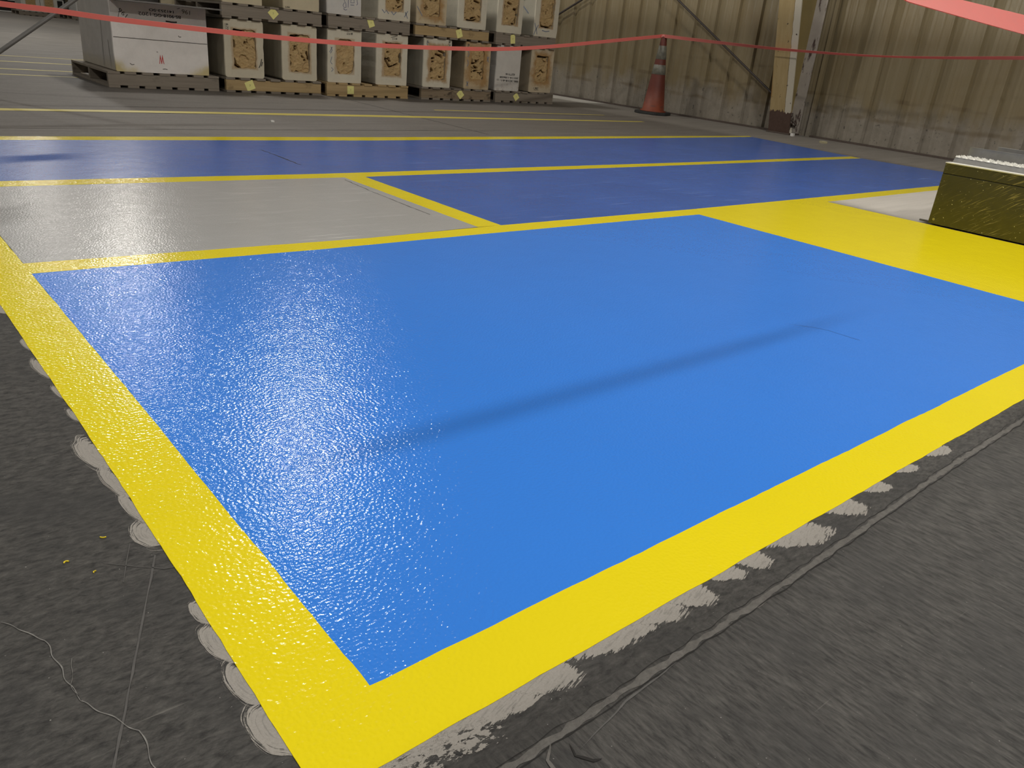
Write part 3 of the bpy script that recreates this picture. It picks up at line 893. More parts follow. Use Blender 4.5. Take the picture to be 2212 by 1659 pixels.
CRACKS = {
    0: ([(-0.93, 0.38), (-0.88, 0.10)], [(-0.95, -0.55), (-0.82, -0.84), (-0.45, -0.97)], [(-0.85, 0.95), (-0.1, 0.92), (0.06, 0.72)]),
    1: ([(-0.85, 0.93), (-0.3, 0.90), (-0.1, 0.97)], [(0.75, 0.1), (0.9, -0.25)], [(-0.93, -0.45), (-0.92, -0.60)]),
    3: ([(-0.95, 0.02), (-0.80, 0.03), (-0.49, -0.33), (-0.23, -0.47), (0.08, -0.42), (0.59, -0.27)], [(-0.7, 0.92), (0.7, 0.88)], [(0.9, 0.35), (0.93, -0.1)]),
    4: ([(0.1, 0.75), (0.75, 0.62)], [(-0.2, 0.5), (0.4, 0.42), (0.55, 0.30)], [(-0.85, -0.35), (-0.6, -0.5), (-0.85, -0.55)], [(-0.8, 0.22), (-0.4, 0.25)]),
    5: ([(-0.8, 0.3), (-0.7, 0.05), (-0.3, 0.08)], [(0.0, 0.12), (0.2, 0.3)], [(-0.4, -0.12), (0.1, -0.25)], [(-0.3, -0.45), (0.1, -0.4)], [(0.65, 0.1), (0.8, 0.2)], [(0.7, -0.6), (0.75, -0.72)]),
    7: ([(-0.7, 0.92), (0.8, 0.9)], [(0.2, -0.05), (0.5, -0.3)], [(-0.3, -0.6), (0.1, -0.45)]),
    23: ([(0.1, -0.1), (0.5, -0.5)], [(0.5, -0.78), (0.75, -0.70)]),
    24: ([(-0.5, 0.9), (-0.35, 0.1), (0.0, -0.1), (0.35, 0.12)],),
    25: ([(-0.92, 0.15), (-0.95, -0.40)], [(-0.45, -0.96), (0.1, -0.98), (0.5, -0.90)], [(0.2, 0.2), (0.85, 0.10)]),
    26: ([(-0.4, 0.35), (0.1, 0.25)], [(0.4, 0.0), (0.8, -0.02)], [(0.78, -0.1), (0.82, -0.85)], [(-0.95, 0.2), (-0.85, 0.02)]),
    27: ([(-0.95, -0.72), (-0.7, -0.93), (0.6, -0.97)], [(0.8, 0.6), (0.85, -0.3)]),
}
LB = []
for i, (a, b, cav, col, halo, st, cr, lab, pit) in enumerate(LOW):
    cx = (a + b) / 2
    if cav:
        m = bmat(i, col, halo, (cav[2] - cav[0]) / 2 + abs((cav[0] + cav[2]) / 2 - cx), cav[1] - ZL, cav[3] - ZL, st)
    else:
        m = bmat(i, col, 0.02, 0.1, 0.1, 0.4, 0.0, dirt=0.8)
    LB.append(make_block(lab, a, ZL + 0.001, b - a, 0.498, m, cav, seed=i + 1.5, corner=cr, cavr=0.055 if i == 2 else 0.022, pits=pit, cracks=CRACKS.get(i, ()), group='blocks in the bottom row'))
UPB = [
    (2.978, 3.352, None, CREAM, 0.0, 0.0, 'cream block above the leftmost bottom block, only its foot in view', 0),
    (3.560, 3.930, None, CREAM, 0.0, 0.0, 'cream block with small black number, second in the upper row', 0),
    (4.014, 4.391, None, (0.60, 0.58, 0.54), 0.0, 0.0, 'white block with blue handwriting, third in the upper row', 0),
    (4.592, 4.976, (4.680, 0.850, 4.890, 1.18), PALE, 0.016, 0.7, 'pale block with brown core, fourth in the upper row', 0.6),
    (5.056, 5.440, (5.140, 0.842, 5.353, 1.18), (0.54, 0.45, 0.30), 0.075, 0.95, 'orange-stained upper block on the clean pale pallet, left one', 0.9),
    (5.598, 5.992, (5.680, 0.840, 5.910, 1.19), PALE, 0.014, 0.6, 'pale upper block with flaked core on the clean pale pallet, right one', 1.0),
    (6.153, 6.527, (6.238, 0.848, 6.457, 1.19), PALE, 0.018, 0.75, 'brown-cored upper block, second from the right end', 0.9),
    (6.720, 7.096, (6.806, 0.862, 7.018, 1.19), PALE, 0.016, 0.75, 'upper block with blue cross on its side at the right end', 0.5),
]
UB = []
for i, (a, b, cav, col, halo, st, lab, pit) in enumerate(UPB):
    cx = (a + b) / 2
    if cav:
        m = bmat(20 + i, col, halo, (cav[2] - cav[0]) / 2 + abs((cav[0] + cav[2]) / 2 - cx), cav[1] - ZU, cav[3] - ZU, st)
    else:
        m = bmat(20 + i, col, 0.02, 0.1, 0.1, 0.4, 0.0)
    zz = ZU + 0.001 if i < 6 else ZU - 0.0022
    UB.append(make_block(lab, a, zz, b - a, 0.498, m, cav, seed=i + 31.5, corner=0.008, pits=pit, cracks=CRACKS.get(20 + i, ()), group='blocks in the upper row'))

# writing on the blocks (local coordinates: x from block centre, z from block bottom)
def loc(o, x, z):
    return x - o.location.x, z - o.location.z
b = LB[0]; x, z = loc(b, 3.012, 0.548)
text_part(b, '8.77.U', x, z, 0.080, 0.022, M_inkfaint, -math.pi / 2, bold=True)
strokes_part(b, [[(x - 0.019, z + 0.042), (x - 0.018, z - 0.04)]], 0.003, M_inkfaint, 'underline_mark')
strokes_part(b, [[(0.165, 0.175), (0.150, 0.12), (0.135, 0.095)], [(0.172, 0.15), (0.160, 0.11)]], 0.009, M_inkfaint, 'scuff_mark')
b = LB[2]; x, z = loc(b, 4.264, 0.598)
text_part(b, '81717', x, z, 0.066, 0.022, M_ink, math.pi, bold=True)
strokes_part(b, [[(x - 0.062, z + 0.021), (x - 0.01, z + 0.021), (x + 0.033, z + 0.028)]], 0.004, M_ink, 'underline_mark')
strokes_part(b, [[(-0.155, 0.33), (-0.14, 0.30), (-0.16, 0.27)], [(-0.14, 0.33), (-0.17, 0.28)], [(-0.145, 0.24), (-0.16, 0.19), (-0.14, 0.17)], [(-0.15, 0.14), (-0.13, 0.12), (-0.15, 0.10)]], 0.007, M_bluecrayon, 'crayon_mark')
b = LB[3]; x, z = loc(b, 4.797, 0.588)
text_part(b, '8111', x, z, 0.056, 0.020, M_inkfaint, math.pi + 0.1, bold=True)
strokes_part(b, [[(x - 0.05, z + 0.010), (x, z + 0.022), (x + 0.030, z + 0.032)]], 0.004, M_ink, 'underline_mark')
b = LB[4]; x, z = loc(b, 5.503, 0.582)
text_part(b, '8.78', x, z, 0.064, 0.026, M_inkfaint, -math.pi / 2, bold=True)
strokes_part(b, [[(-0.14, 0.475), (-0.15, 0.44), (-0.135, 0.415)], [(-0.15, 0.46), (-0.12, 0.45)]], 0.008, M_bluecrayon, 'crayon_mark')
b = LB[5]; 
text_part(b, '78', -0.148, 0.455, 0.040, 0.024, M_inkfaint, math.pi / 2, bold=True)
strokes_part(b, [[(-0.15, 0.40), (-0.13, 0.37), (-0.15, 0.34)], [(-0.15, 0.31), (-0.135, 0.27), (-0.15, 0.24)], [(-0.145, 0.08), (-0.12, 0.03)], [(-0.12, 0.08), (-0.145, 0.03)], [(0.13, 0.36), (0.155, 0.30)], [(0.155, 0.36), (0.13, 0.31)]], 0.009, M_bluecrayon, 'crayon_mark')
b = LB[6]
for s, xx, zz, w, h in (('E2TT1B', 6.411, 0.317, 0.142, 0.020), ('30114-1/B658', 6.398, 0.279, 0.284, 0.019), ('BB-3018-61-', 6.400, 0.243, 0.280, 0.021)):
    x, z = loc(b, xx, zz)
    text_part(b, s, x, z, w, h, M_ink, math.pi - 0.01, 'stencil_lettering', bold=True)
x, z = loc(b, 6.228, 0.250)
text_part(b, '50', x, z, 0.034, 0.018, M_inkfaint, math.pi, 'stencil_lettering')
b = LB[7]; x, z = loc(b, 6.842, 0.176)
text_part(b, '1.907', x, z, 0.078, 0.022, M_ink, 0.0, bold=True)
strokes_part(b, [[(x - 0.036, z - 0.020), (x + 0.044, z - 0.018)]], 0.004, M_ink, 'underline_mark')
b = UB[1]; x, z = loc(b, 3.603, 0.779)
text_part(b, '7077', x, z, 0.050, 0.014, M_ink, math.pi, bold=True)
b = UB[2]
strokes_part(b, [[(0.0, 0.11), (-0.015, 0.085), (0.0, 0.062), (0.02, 0.07), (0.018, 0.10), (-0.002, 0.13), (0.02, 0.15)], [(0.045, 0.16), (0.042, 0.07)],
                 [(0.075, 0.15), (0.07, 0.115), (0.11, 0.118), (0.105, 0.155)], [(0.068, 0.095), (0.11, 0.098)], [(0.14, 0.155), (0.148, 0.11), (0.135, 0.10)],
                 [(-0.01, 0.055), (0.01, 0.045), (0.03, 0.05)]], 0.005, M_bluepen)
b = UB[3]
strokes_part(b, [[(-0.15, 0.09), (-0.12, 0.06), (-0.10, 0.085), (-0.07, 0.055)], [(-0.04, 0.08), (-0.01, 0.05), (0.02, 0.08)], [(0.13, 0.09), (0.16, 0.03)], [(0.16, 0.10), (0.12, 0.04)]], 0.009, M_bluecrayon, 'crayon_mark')
b = UB[4]
strokes_part(b, [[(-0.19, 0.16), (-0.15, 0.11)], [(-0.15, 0.11), (-0.12, 0.07)]], 0.008, M_bluecrayon, 'crayon_mark')
b = UB[7]
strokes_part(b, [[(-0.185, 0.012), (-0.165, 0.06), (-0.125, 0.125)], [(-0.135, 0.02), (-0.150, 0.07), (-0.185, 0.14)], [(-0.06, 0.07), (0.0, 0.06), (0.06, 0.07)]], 0.010, M_bluecrayon, 'crayon_mark')
strokes_part(b, [[(0.12, 0.24), (0.42, 0.45)], [(0.14, 0.45), (0.40, 0.24)]], 0.014, M_bluecrayon, 'crayon_cross', y=-0.1925, plane='side')

# big white block
mW = block_material('white_block_face', (0.76, 0.725, 0.69), 0.02, 0.1, 0.1, 0.3, 0.0, bottom_yellow=0.85, seed=3.3)
W = make_block('big white block with upside-down stencil lettering and a red letter', 2.034, 0.132, 0.800, 0.553, mW, None, depth=1.06, corner=0.008, group=None, y=7.69, seed=77)
x, z = loc(W, 2.452, 0.6385)
text_part(W, '141253-SO', x, z, 0.206, 0.021, M_ink, math.pi, 'stencil_lettering', bold=True)
x, z = loc(W, 2.455, 0.601)
text_part(W, 'BS-9018-GG', x + 0.045, z, 0.225, 0.025, M_ink, math.pi, 'stencil_lettering', bold=True)
text_part(W, '-1202', x - 0.130, z + 0.003, 0.130, 0.028, M_ink, math.pi + 0.02, 'stencil_lettering')
x, z = loc(W, 2.66, 0.648)
text_part(W, '196', x, z, 0.070, 0.034, M_inkfaint, math.pi - 0.1, 'handwriting')
strokes_part(W, [[(x - 0.05, z + 0.026), (x - 0.075, z + 0.018)]], 0.004, M_ink, 'underline_mark')
x, z = loc(W, 2.135, 0.595)
text_part(W, '196', x, z, 0.075, 0.034, M_inkfaint, math.pi / 2 + 0.9, 'handwriting')
strokes_part(W, [[(x - 0.018, z + 0.036), (x - 0.045, z - 0.05)]], 0.004, M_inkfaint, 'underline_mark')
x, z = loc(W, 2.420, 0.247)
text_part(W, 'W', x, z, 0.042, 0.074, M_redink, math.pi, 'red_stencil_letter', bold=True)['label'] = 'red stencilled letter'
x, z = loc(W, 2.436, 0.400)
strokes_part(W, [[(x - 0.395 + 0.79 * k / 24, z + 0.004 - 0.006 * k / 24 + 0.0022 * mnoise.noise(Vector((k * 0.7, 0, 0)))) for k in range(25)]], 0.005, M_inkfaint, 'split_line')
x, z = loc(W, 2.531, 0.556)
strokes_part(W, [[(x - 0.05, z + 0.004), (x - 0.02, z + 0.002), (x, z), (x + 0.03, z + 0.001), (x + 0.045, z + 0.004)]], 0.012, M_ink, 'ribbon_shadow')  # dark smudge painted as the ribbon's shadow on the block
strokes_part(W, [[(-0.28, 0.07), (-0.265, 0.058), (-0.245, 0.062)], [(-0.05, 0.175), (-0.04, 0.172)], [(0.145, 0.318), (0.155, 0.309), (0.17, 0.311)], [(-0.01, 0.035), (0.01, 0.038), (0.03, 0.033)]], 0.005, M_inkfaint, 'chip_mark')
strokes_part(W, [[(0.30, 0.42), (0.31, 0.30), (0.33, 0.02)], [(0.13, 0.24), (0.12, 0.15), (0.115, 0.03)]], 0.007, M_sidestreak, 'side_streak', y=-0.4055, plane='side')
# sheet lying on the white block, overhanging the front
bm = bmesh.new(); add_box(bm, 2.035, 2.905, 7.48, 8.70, 0.687, 0.699, 0.002)
tag(bmobj('cover_board', bm, M_board), 'thin grey board lying on the big white block', 'board')

# stack in the second row, seen over the white block
make_pallet(M_wood_old, M_wood_old, 'wooden pallet on the floor behind the big white block', (2.66, 9.05, 0.0), w=0.95, seed=41, boards=7, bottom=7)
mb = bmat(51, CREAM, 0.02, 0.1, 0.1, 0.4, 0.0)
make_block('cream block standing behind the big white block, only its top in view', 2.90, 0.131, 0.175, 0.78, mb, None, y=9.08, seed=51, group=None)
mb2 = bmat(52, (0.06, 0.055, 0.05), 0.02, 0.1, 0.1, 0.4, 0.0)  # shade behind the white block put into this dark colour
make_block('block coloured dark as the shade behind the white block, left of the cream one', 2.68, 0.131, 0.20, 0.62, mb2, None, y=9.10, seed=52, group=None)

# pipe leaning in front of the white block
bm = bmesh.new(); add_tube(bm, (0.735, 7.02, 0.012), (2.62, 7.30, 1.34), 0.0155, seg=14)
tag(bmobj('leaning_pipe', bm, M_pipe), 'grey pipe slanting up to the right at the left edge, before the white block', 'pipe')

# paper notes stuck on the pallets
NOTES = [
    (3.195, 0.066, 0.084, 0.082, 0.38, 'yellow paper note on the bottom pine pallet next to the white block\'s pallet'),
    (4.266, 0.066, 0.076, 0.076, 0.02, 'upright yellow paper note on the middle bottom pallet'),
    (5.674, 0.070, 0.074, 0.080, 0.74, 'yellow paper note turned as a diamond on the stained bottom pallet'),
    (6.513, 0.070, 0.070, 0.074, 0.66, 'yellow paper note on the bottom pallet at the right end'),
    (3.447, 0.711, 0.076, 0.078, 0.76, 'yellow diamond-turned note on the upper pallet at the left end'),
    (4.492, 0.716, 0.068, 0.078, 0.36, 'yellow paper note on the second upper pallet'),
    (5.608, 0.703, 0.076, 0.084, 0.36, 'tilted yellow paper note on the clean pale upper pallet'),
    (6.384, 0.702, 0.070, 0.096, 0.10, 'nearly upright yellow note on the dark upper pallet at the right end'),
]
note_me = None
for (x, z, w, h, rot, lab) in NOTES:
    bm = bmesh.new()
    n = 6
    g0 = []; g1 = []
    for a in range(n + 1):
        for k in range(n + 1):
            u = (k / n - 0.5) * w; v = (a / n - 0.5) * h
            curl = 0.006 * max(0.0, 0.3 - (a / n)) ** 1.3
            px = u * math.cos(rot) - v * math.sin(rot); pz = u * math.sin(rot) + v * math.cos(rot)
            g0.append(bm.verts.new((px, -0.0010 - curl, pz))); g1.append(bm.verts.new((px, -0.0003 - curl, pz)))
    def idx(a, k): return a * (n + 1) + k
    for a in range(n):
        for k in range(n):
            bm.faces.new((g0[idx(a, k)], g0[idx(a, k + 1)], g0[idx(a + 1, k + 1)], g0[idx(a + 1, k)]))
            bm.faces.new((g1[idx(a, k)], g1[idx(a + 1, k)], g1[idx(a + 1, k + 1)], g1[idx(a, k + 1)]))
    rim = [(0, k) for k in range(n + 1)] + [(a, n) for a in range(1, n + 1)] + [(n, k) for k in range(n - 1, -1, -1)] + [(a, 0) for a in range(n - 1, 0, -1)]
    for p, q in zip(rim, rim[1:] + rim[:1]):
        bm.faces.new((g0[idx(*p)], g1[idx(*p)], g1[idx(*q)], g0[idx(*q)]))
    o = bmobj('paper_note', bm, M_note, None, (x, 7.6385, z))
    tag(o, lab, 'paper note', 'yellow notes on the pallets')
    strokes_part(o, [[(-0.006, 0.006), (0.004, 0.008), (0.002, -0.002), (-0.004, -0.008)]], 0.002, M_inkfaint, 'pencil_mark', y=-0.0016)

# ------------------------------------------------------------------ cone and ribbon
def build_cone():
    c = empty('traffic_cone', (8.13, 6.845, 0), 0.35)
    tag(c, 'dirty orange traffic cone with two white bands by the ribbed wall', 'traffic cone')
    bm = bmesh.new()
    hs = 0.205
    lo = [bm.verts.new((x, y, z)) for z in (0.0, 0.034) for x, y in ((-hs, -hs * .55), (-hs * .55, -hs), (hs * .55, -hs), (hs, -hs * .55), (hs, hs * .55), (hs * .55, hs), (-hs * .55, hs), (-hs, hs * .55))]
    bm.faces.new(lo[:8][::-1]); f = bm.faces.new(lo[8:])
    for i in range(8):
        bm.faces.new((lo[i], lo[(i + 1) % 8], lo[8 + (i + 1) % 8], lo[8 + i]))
    bmesh.ops.bevel(bm, geom=bm.edges[:], offset=0.006, segments=2, affect='EDGES')
    bmobj('rubber_base', bm, M_rubber, c)
    def rad(z):
        return 0.140 + (0.032 - 0.140) * (z - 0.03) / (0.905 - 0.03)
    bm = bmesh.new()
    lathe(bm, [(0.165, 0.034), (0.160, 0.046), (rad(0.05), 0.052), (rad(0.3), 0.3), (rad(0.6), 0.6), (rad(0.90), 0.90), (0.029, 0.915), (0.020, 0.918), (0.018, 0.86)], 36)
    bmobj('cone_body', bm, M_cone, c, smooth=True)
    for z0, z1 in ((0.645, 0.800), (0.470, 0.582)):
        bm = bmesh.new()
        lathe(bm, [(rad(z0) + 0.0005, z0), (rad(z0) + 0.0025, z0 + 0.002), (rad(z1) + 0.0025, z1 - 0.002), (rad(z1) + 0.0005, z1)], 36, cap=False)
        bmobj('reflective_band', bm, M_collar, c, smooth=True)['label'] = 'grimy white reflective band'
build_cone()

def build_ribbon():
    """one red barrier ribbon: from the left, round the top of the cone, along the wall and back across the front"""
    CT = Vector((8.13, 6.845, 0.902))
    left = [(-2.6, 6.28, 0.80), (-1.0, 6.36, 0.70), (0.2, 6.42, 0.635), (1.051, 6.473, 0.5945), (1.348, 6.491, 0.584), (1.728, 6.514, 0.5625), (2.081, 6.535, 0.5515), (2.429, 6.556, 0.5415), (3.008, 6.591, 0.530), (3.437, 6.617, 0.5275), (4.156, 6.66, 0.538), (4.981, 6.709, 0.568), (5.601, 6.746, 0.605), (6.284, 6.787, 0.674), (7.037, 6.833, 0.768), (7.7, 6.87, 0.852), (8.13, 6.89, 0.906)]
    right = [(8.096, 6.80, 0.908), (8.1, 6.3, 0.893), (8.1, 5.7, 0.878), (8.1, 5.104, 0.868), (8.1, 4.309, 0.872), (8.1, 3.62, 0.899), (8.1, 2.785, 0.957), (8.1, 2.0, 1.02), (8.05, 1.0, 1.06), (7.9, 0.62, 1.06)]
    near = [(7.0, 0.56, 0.98), (5.0, 0.552, 0.86), (3.0, 0.55, 0.795), (2.0, 0.55, 0.783), (1.55, 0.55, 0.7826), (1.1, 0.55, 0.784), (0.8, 0.55, 0.787), (0.45, 0.55, 0.791), (-0.4, 0.55, 0.805)]
    P = [Vector(p) for p in left + right + near]
    nl, nr = len(left), len(left) + len(right)
    # smooth, densely sampled centre line
    S = []; T = []
    for i in range(len(P) - 1):
        p0, p1, p2, p3 = P[max(i - 1, 0)], P[i], P[i + 1], P[min(i + 2, len(P) - 1)]
        seg = 10
        for k in range(seg):
            t = k / seg
            if i == nl - 1:
                q = p1 + (p2 - p1) * t
            else:
                if i == nl - 2: p3 = p2 + (p2 - p1)
                if i == nl: p0 = p1 + (p1 - p2)
                q = 0.5 * (2 * p1 + (p2 - p0) * t + (2 * p0 - 5 * p1 + 4 * p2 - p3) * t * t + (3 * p1 - p0 - 3 * p2 + p3) * t ** 3)
            S.append(q); T.append(i + t)
    S.append(P[-1]); T.append(len(P) - 1)
    bm = bmesh.new()
    prev = None
    n = len(S)
    hw = 0.0195
    for i, q in enumerate(S):
        d = (S[min(i + 1, n - 1)] - S[max(i - 1, 0)]).normalized()
        up = Vector((0, 0, 1)); up = (up - d * up.dot(d)).normalized()
        sd = d.cross(up)
        # twist: upright on the left, turning edge-on towards the right run, flat round the front
        tt = T[i]
        a = 0.55 - 0.35 * min(1.0, tt / (nl - 1))
        if tt > nl - 1:
            f = (tt - (nl - 1)) / len(right)
            a = 0.15 + 1.05 * min(1.0, f / 0.55) if f < 0.55 else 1.20 - 1.2 * min(1.0, (f - 0.55) / 0.45)
        if tt > nr - 1:
            # broad side across the front, edge-on again towards both ends
            K = [(-1, 2.57), (0.78, 2.57), (1.1, 0.97), (1.55, 0.64), (2.0, 0.35), (2.45, -0.57), (9, -0.57)]
            for (xa, va), (xb, vb) in zip(K, K[1:]):
                if xa <= q.x <= xb:
                    a = va + (vb - va) * (q.x - xa) / (xb - xa)
        w = up * math.cos(a) + sd * math.sin(a)
        nn = d.cross(w) * 0.0005
        cur = [bm.verts.new(q + w * hw + nn), bm.verts.new(q - w * hw + nn), bm.verts.new(q - w * hw - nn), bm.verts.new(q + w * hw - nn)]
        if prev:
            for k in range(4):
                bm.faces.new((prev[k], prev[(k + 1) % 4], cur[(k + 1) % 4], cur[k]))
        else:
            bm.faces.new(cur[::-1])
        prev = cur
    bm.faces.new(prev)
    o = bmobj('barrier_ribbon', bm, M_tape, None)
    tag(o, 'long red barrier ribbon strung round the traffic cone top', 'barrier ribbon')
    # knot wrapped round the cone tip
    bm = bmesh.new()
    prof = [(0.0375, 0.893), (0.0395, 0.897), (0.0390, 0.912), (0.0365, 0.917)]
    lathe(bm, prof, 28, cap=False)
    for v in bm.verts:
        v.co += Vector((8.13, 6.845, 0))
        v.co.z += 0.006 * math.sin(4 * math.atan2(v.co.y - 6.845, v.co.x - 8.13))
    bmobj('ribbon_loop', bm, M_tape, o, smooth=True)
build_ribbon()

# ------------------------------------------------------------------ olive step unit at the right
def build_step():
    X = 4.385
    c = empty('machine_step', (X, 1.708, 0))
    tag(c, 'low olive step unit with scratched front panel and galvanised tread at right edge', 'step unit')
    Y1 = -1.9
    bm = bmesh.new(); add_box(bm, 0.0, 0.010, Y1, 0.0, 0.008, 0.262, 0.001)
    bmobj('front_panel', bm, M_olive, c)
    bm = bmesh.new(); add_box(bm, 0.0, 0.010, Y1, 0.0, 0.267, 0.315, 0.001)
    bmobj('upper_panel', bm, M_olive, c)
    bm = bmesh.new(); add_box(bm, 0.003, 0.010, Y1, 0.0, 0.262, 0.267)
    bmobj('panel_seam', bm, M_seam, c)
    bm = bmesh.new(); add_box(bm, -0.003, 0.052, Y1, 0.002, 0.3152, 0.3205, 0.0008)
    bmobj('top_edge', bm, M_edge, c)['label'] = 'bright bare metal top edge'
    bm = bmesh.new(); add_box(bm, 0.013, 0.95, Y1, -0.012, 0.004, 0.314)
    bmobj('housing', bm, M_dark, c)
    # traction tread plank: folded channel with raised toothed holes
    bm = bmesh.new()
    x0, x1 = 0.055, 0.195
    y1 = -0.004
    add_hexa(bm, [(x0, Y1, 0.3145), (x1, Y1, 0.3145), (x1, y1, 0.3145), (x0, y1, 0.3145), (x0 + 0.006, Y1, 0.346), (x1 - 0.004, Y1, 0.346), (x1 - 0.004, y1 - 0.008, 0.346), (x0 + 0.006, y1 - 0.008, 0.346)])
    bmesh.ops.bevel(bm, geom=bm.edges[:], offset=0.004, segments=2, affect='EDGES')
    tr = bmobj('tread_plank', bm, M_galv, c)
    bm = bmesh.new()
    for r, dx in enumerate((0.017, 0.048, 0.079, 0.110)):
        for k in range(26):
            yy = -0.022 - 0.036 * k - (0.018 if r % 2 else 0)
            cx = x0 + dx
            seg = 12
            A = []; B = []; Cc = []
            for s in range(seg):
                a = 2 * math.pi * s / seg
                hh = 0.0085 + 0.0025 * math.cos(3 * a + k)
                A.append(bm.verts.new((cx + 0.0125 * math.cos(a), yy + 0.0135 * math.sin(a), 0.3455)))
                B.append(bm.verts.new((cx + 0.0085 * math.cos(a), yy + 0.0095 * math.sin(a), 0.346 + hh)))
                Cc.append(bm.verts.new((cx + 0.0068 * math.cos(a), yy + 0.0078 * math.sin(a), 0.3462)))
            for s in range(seg):
                t = (s + 1) % seg
                bm.faces.new((A[s], A[t], B[t], B[s])); bm.faces.new((B[s], B[t], Cc[t], Cc[s]))
    bmobj('traction_teeth', bm, M_edge, tr)
    bm = bmesh.new()
    for k in range(26):
        for dx in (0.048, 0.110, 0.017, 0.079):
            off = 0.018 if dx in (0.048, 0.110) else 0
            yy = -0.022 - 0.036 * k - off
            add_tube(bm, (x0 + dx, yy, 0.3461), (x0 + dx, yy, 0.3466), 0.0070, seg=8)
    bmobj('tread_holes', bm, M_dark, tr)
    # upright flat bars behind the tread
    bm = bmesh.new(); add_box(bm, 0.215, 0.222, Y1, -0.012, 0.3145, 0.394, 0.001); add_box(bm, 0.2145, 0.2225, Y1, -0.012, 0.394, 0.3955)
    bmobj('kick_plate', bm, M_galv, c)
    bm = bmesh.new(); add_box(bm, 0.415, 0.422, Y1, -0.076, 0.3145, 0.4045, 0.001)
    bmobj('kick_plate', bm, M_galv, c)
    bm = bmesh.new()
    add_tube(bm, (0.001, -0.024, 0.031), (-0.0025, -0.024, 0.031), 0.0068, 0.0060, seg=20)
    sc_ = bmobj('screw', bm, M_brass, c)
    bm = bmesh.new(); add_tube(bm, (0.0005, -0.024, 0.031), (-0.0010, -0.024, 0.031), 0.0095, seg=20)
    bmobj('washer', bm, M_olive, sc_)
    bm = bmesh.new(); add_box(bm, 0.02, 0.032, -0.02, 0.055, 0.006, 0.016, 0.002)
    bmobj('foot_bar', bm, M_pipe, c)
    for px, py in ((0.06, -0.10), (0.06, -0.90), (0.80, -0.90)):
        bm = bmesh.new(); add_box(bm, px, px + 0.06, py, py + 0.07, 0, 0.006)
        bmobj('foot_pad', bm, M_rubber, c)
build_step()

# ------------------------------------------------------------------ far background at upper left
FX = [(5.62, 6.150), (6.155, 6.655)]
make_pallet(M_wood_old, M_wood_old, 'distant pallet on the floor left of the white block', (5.52, 31.0, 0), w=1.15, seed=61, boards=7, bottom=7, group='distant pallets')
for i, (a, b) in enumerate(FX):
    cav = (a + 0.13, 0.28, b - 0.13, 0.72)
    m = bmat(60 + i, (0.62, 0.60, 0.54), 0.02, 0.14, 0.15, 0.6, 0.5)
    make_block(('left' if i == 0 else 'right') + ' one of two distant pale brown-cored blocks on the far pallet', a, 0.131, b - a - 0.01, 0.62, m, cav, y=31.02, seed=61 + i, group='distant blocks')
make_pallet(M_wood_old, M_wood_old, 'distant pallet on the floor directly left of the white block edge', (6.85, 30.2, 0), w=1.0, seed=62, boards=7, bottom=7, group='distant pallets')
m = bmat(64, (0.70, 0.69, 0.66), 0.02, 0.1, 0.1, 0.4, 0.0)
make_block('distant white block left of the big white block, partly behind it', 7.03, 0.131, 0.80, 0.62, m, None, y=30.3, seed=64, group='distant blocks')
def clutter(name, x0, x1, y0, label, bars):
    c = empty(name, (x0, y0, 0))
    tag(c, label, 'rack')
    bm = bmesh.new(); add_box(bm, 0, x1 - x0, 0, 0.8, 0.0, 1.4, 0.02)
    bmobj('rack_body', bm, M_rack, c)
    for (a, b, z0, z1) in bars:
        bm = bmesh.new(); add_box(bm, a, b, -0.03, 0.0, z0, z1)
        bmobj('shelf_edge', bm, M_white, c)['label'] = 'pale shelf edge'
clutter('storage_rack', 3.2, 6.45, 36.0, 'distant dark rack with pale shelf edges at the top left corner', [(2.85, 3.2, 0.10, 0.145), (2.9, 3.25, 0.34, 0.40), (0.3, 2.2, 0.34, 0.40)])
clutter('storage_rack', 6.92, 7.24, 32.6, 'distant dark rack between the far blocks and the far white block', [(0.02, 0.25, 0.50, 0.53), (0.22, 0.26, 0.20, 0.50)])
bm = bmesh.new(); add_box(bm, -6, 6.4, 34.2, 35.2, 0, 0.012)
tag(bmobj('floor_plate', bm, M_white), 'pale strip on the floor in front of the distant dark rack', 'floor plate')

# ------------------------------------------------------------------ small litter
def chip_obj(name, x, y, pts, mat, label, group, h=0.0012):
    bm = bmesh.new()
    up = [bm.verts.new((a, b, h)) for a, b in pts]; dn = [bm.verts.new((a, b, 0.0)) for a, b in pts]
    bm.faces.new(up); bm.faces.new(dn[::-1])
    for i in range(len(pts)):
        bm.faces.new((dn[i], dn[(i + 1) % len(pts)], up[(i + 1) % len(pts)], up[i]))
    o = bmobj(name, bm, mat, None, (x, y, 0.0004))
    tag(o, label, 'paint chip' if mat == M_chip else 'litter', group)
arc = lambda r, w, a0, a1, n=7: [(r * math.cos(a0 + (a1 - a0) * i / n), r * math.sin(a0 + (a1 - a0) * i / n)) for i in range(n + 1)] + [((r - w) * math.cos(a1 + (a0 - a1) * i / n), (r - w) * math.sin(a1 + (a0 - a1) * i / n)) for i in range(n + 1)]
chip_obj('paint_chip', 0.137, 0.985, arc(0.0035, 0.0016, 0.2, 3.3), M_chip, 'yellow paint chip on dark concrete, leftmost of three', 'yellow paint chips')
chip_obj('paint_chip', 0.162, 0.945, arc(0.0028, 0.0010, 1.0, 3.6), M_chip, 'small yellow paint chip on dark concrete, lowest of three', 'yellow paint chips')
chip_obj('paint_chip', 0.192, 1.022, arc(0.0060, 0.0014, 3.4, 5.0), M_chip, 'curved yellow paint chip on dark concrete, nearest the border stripe', 'yellow paint chips')
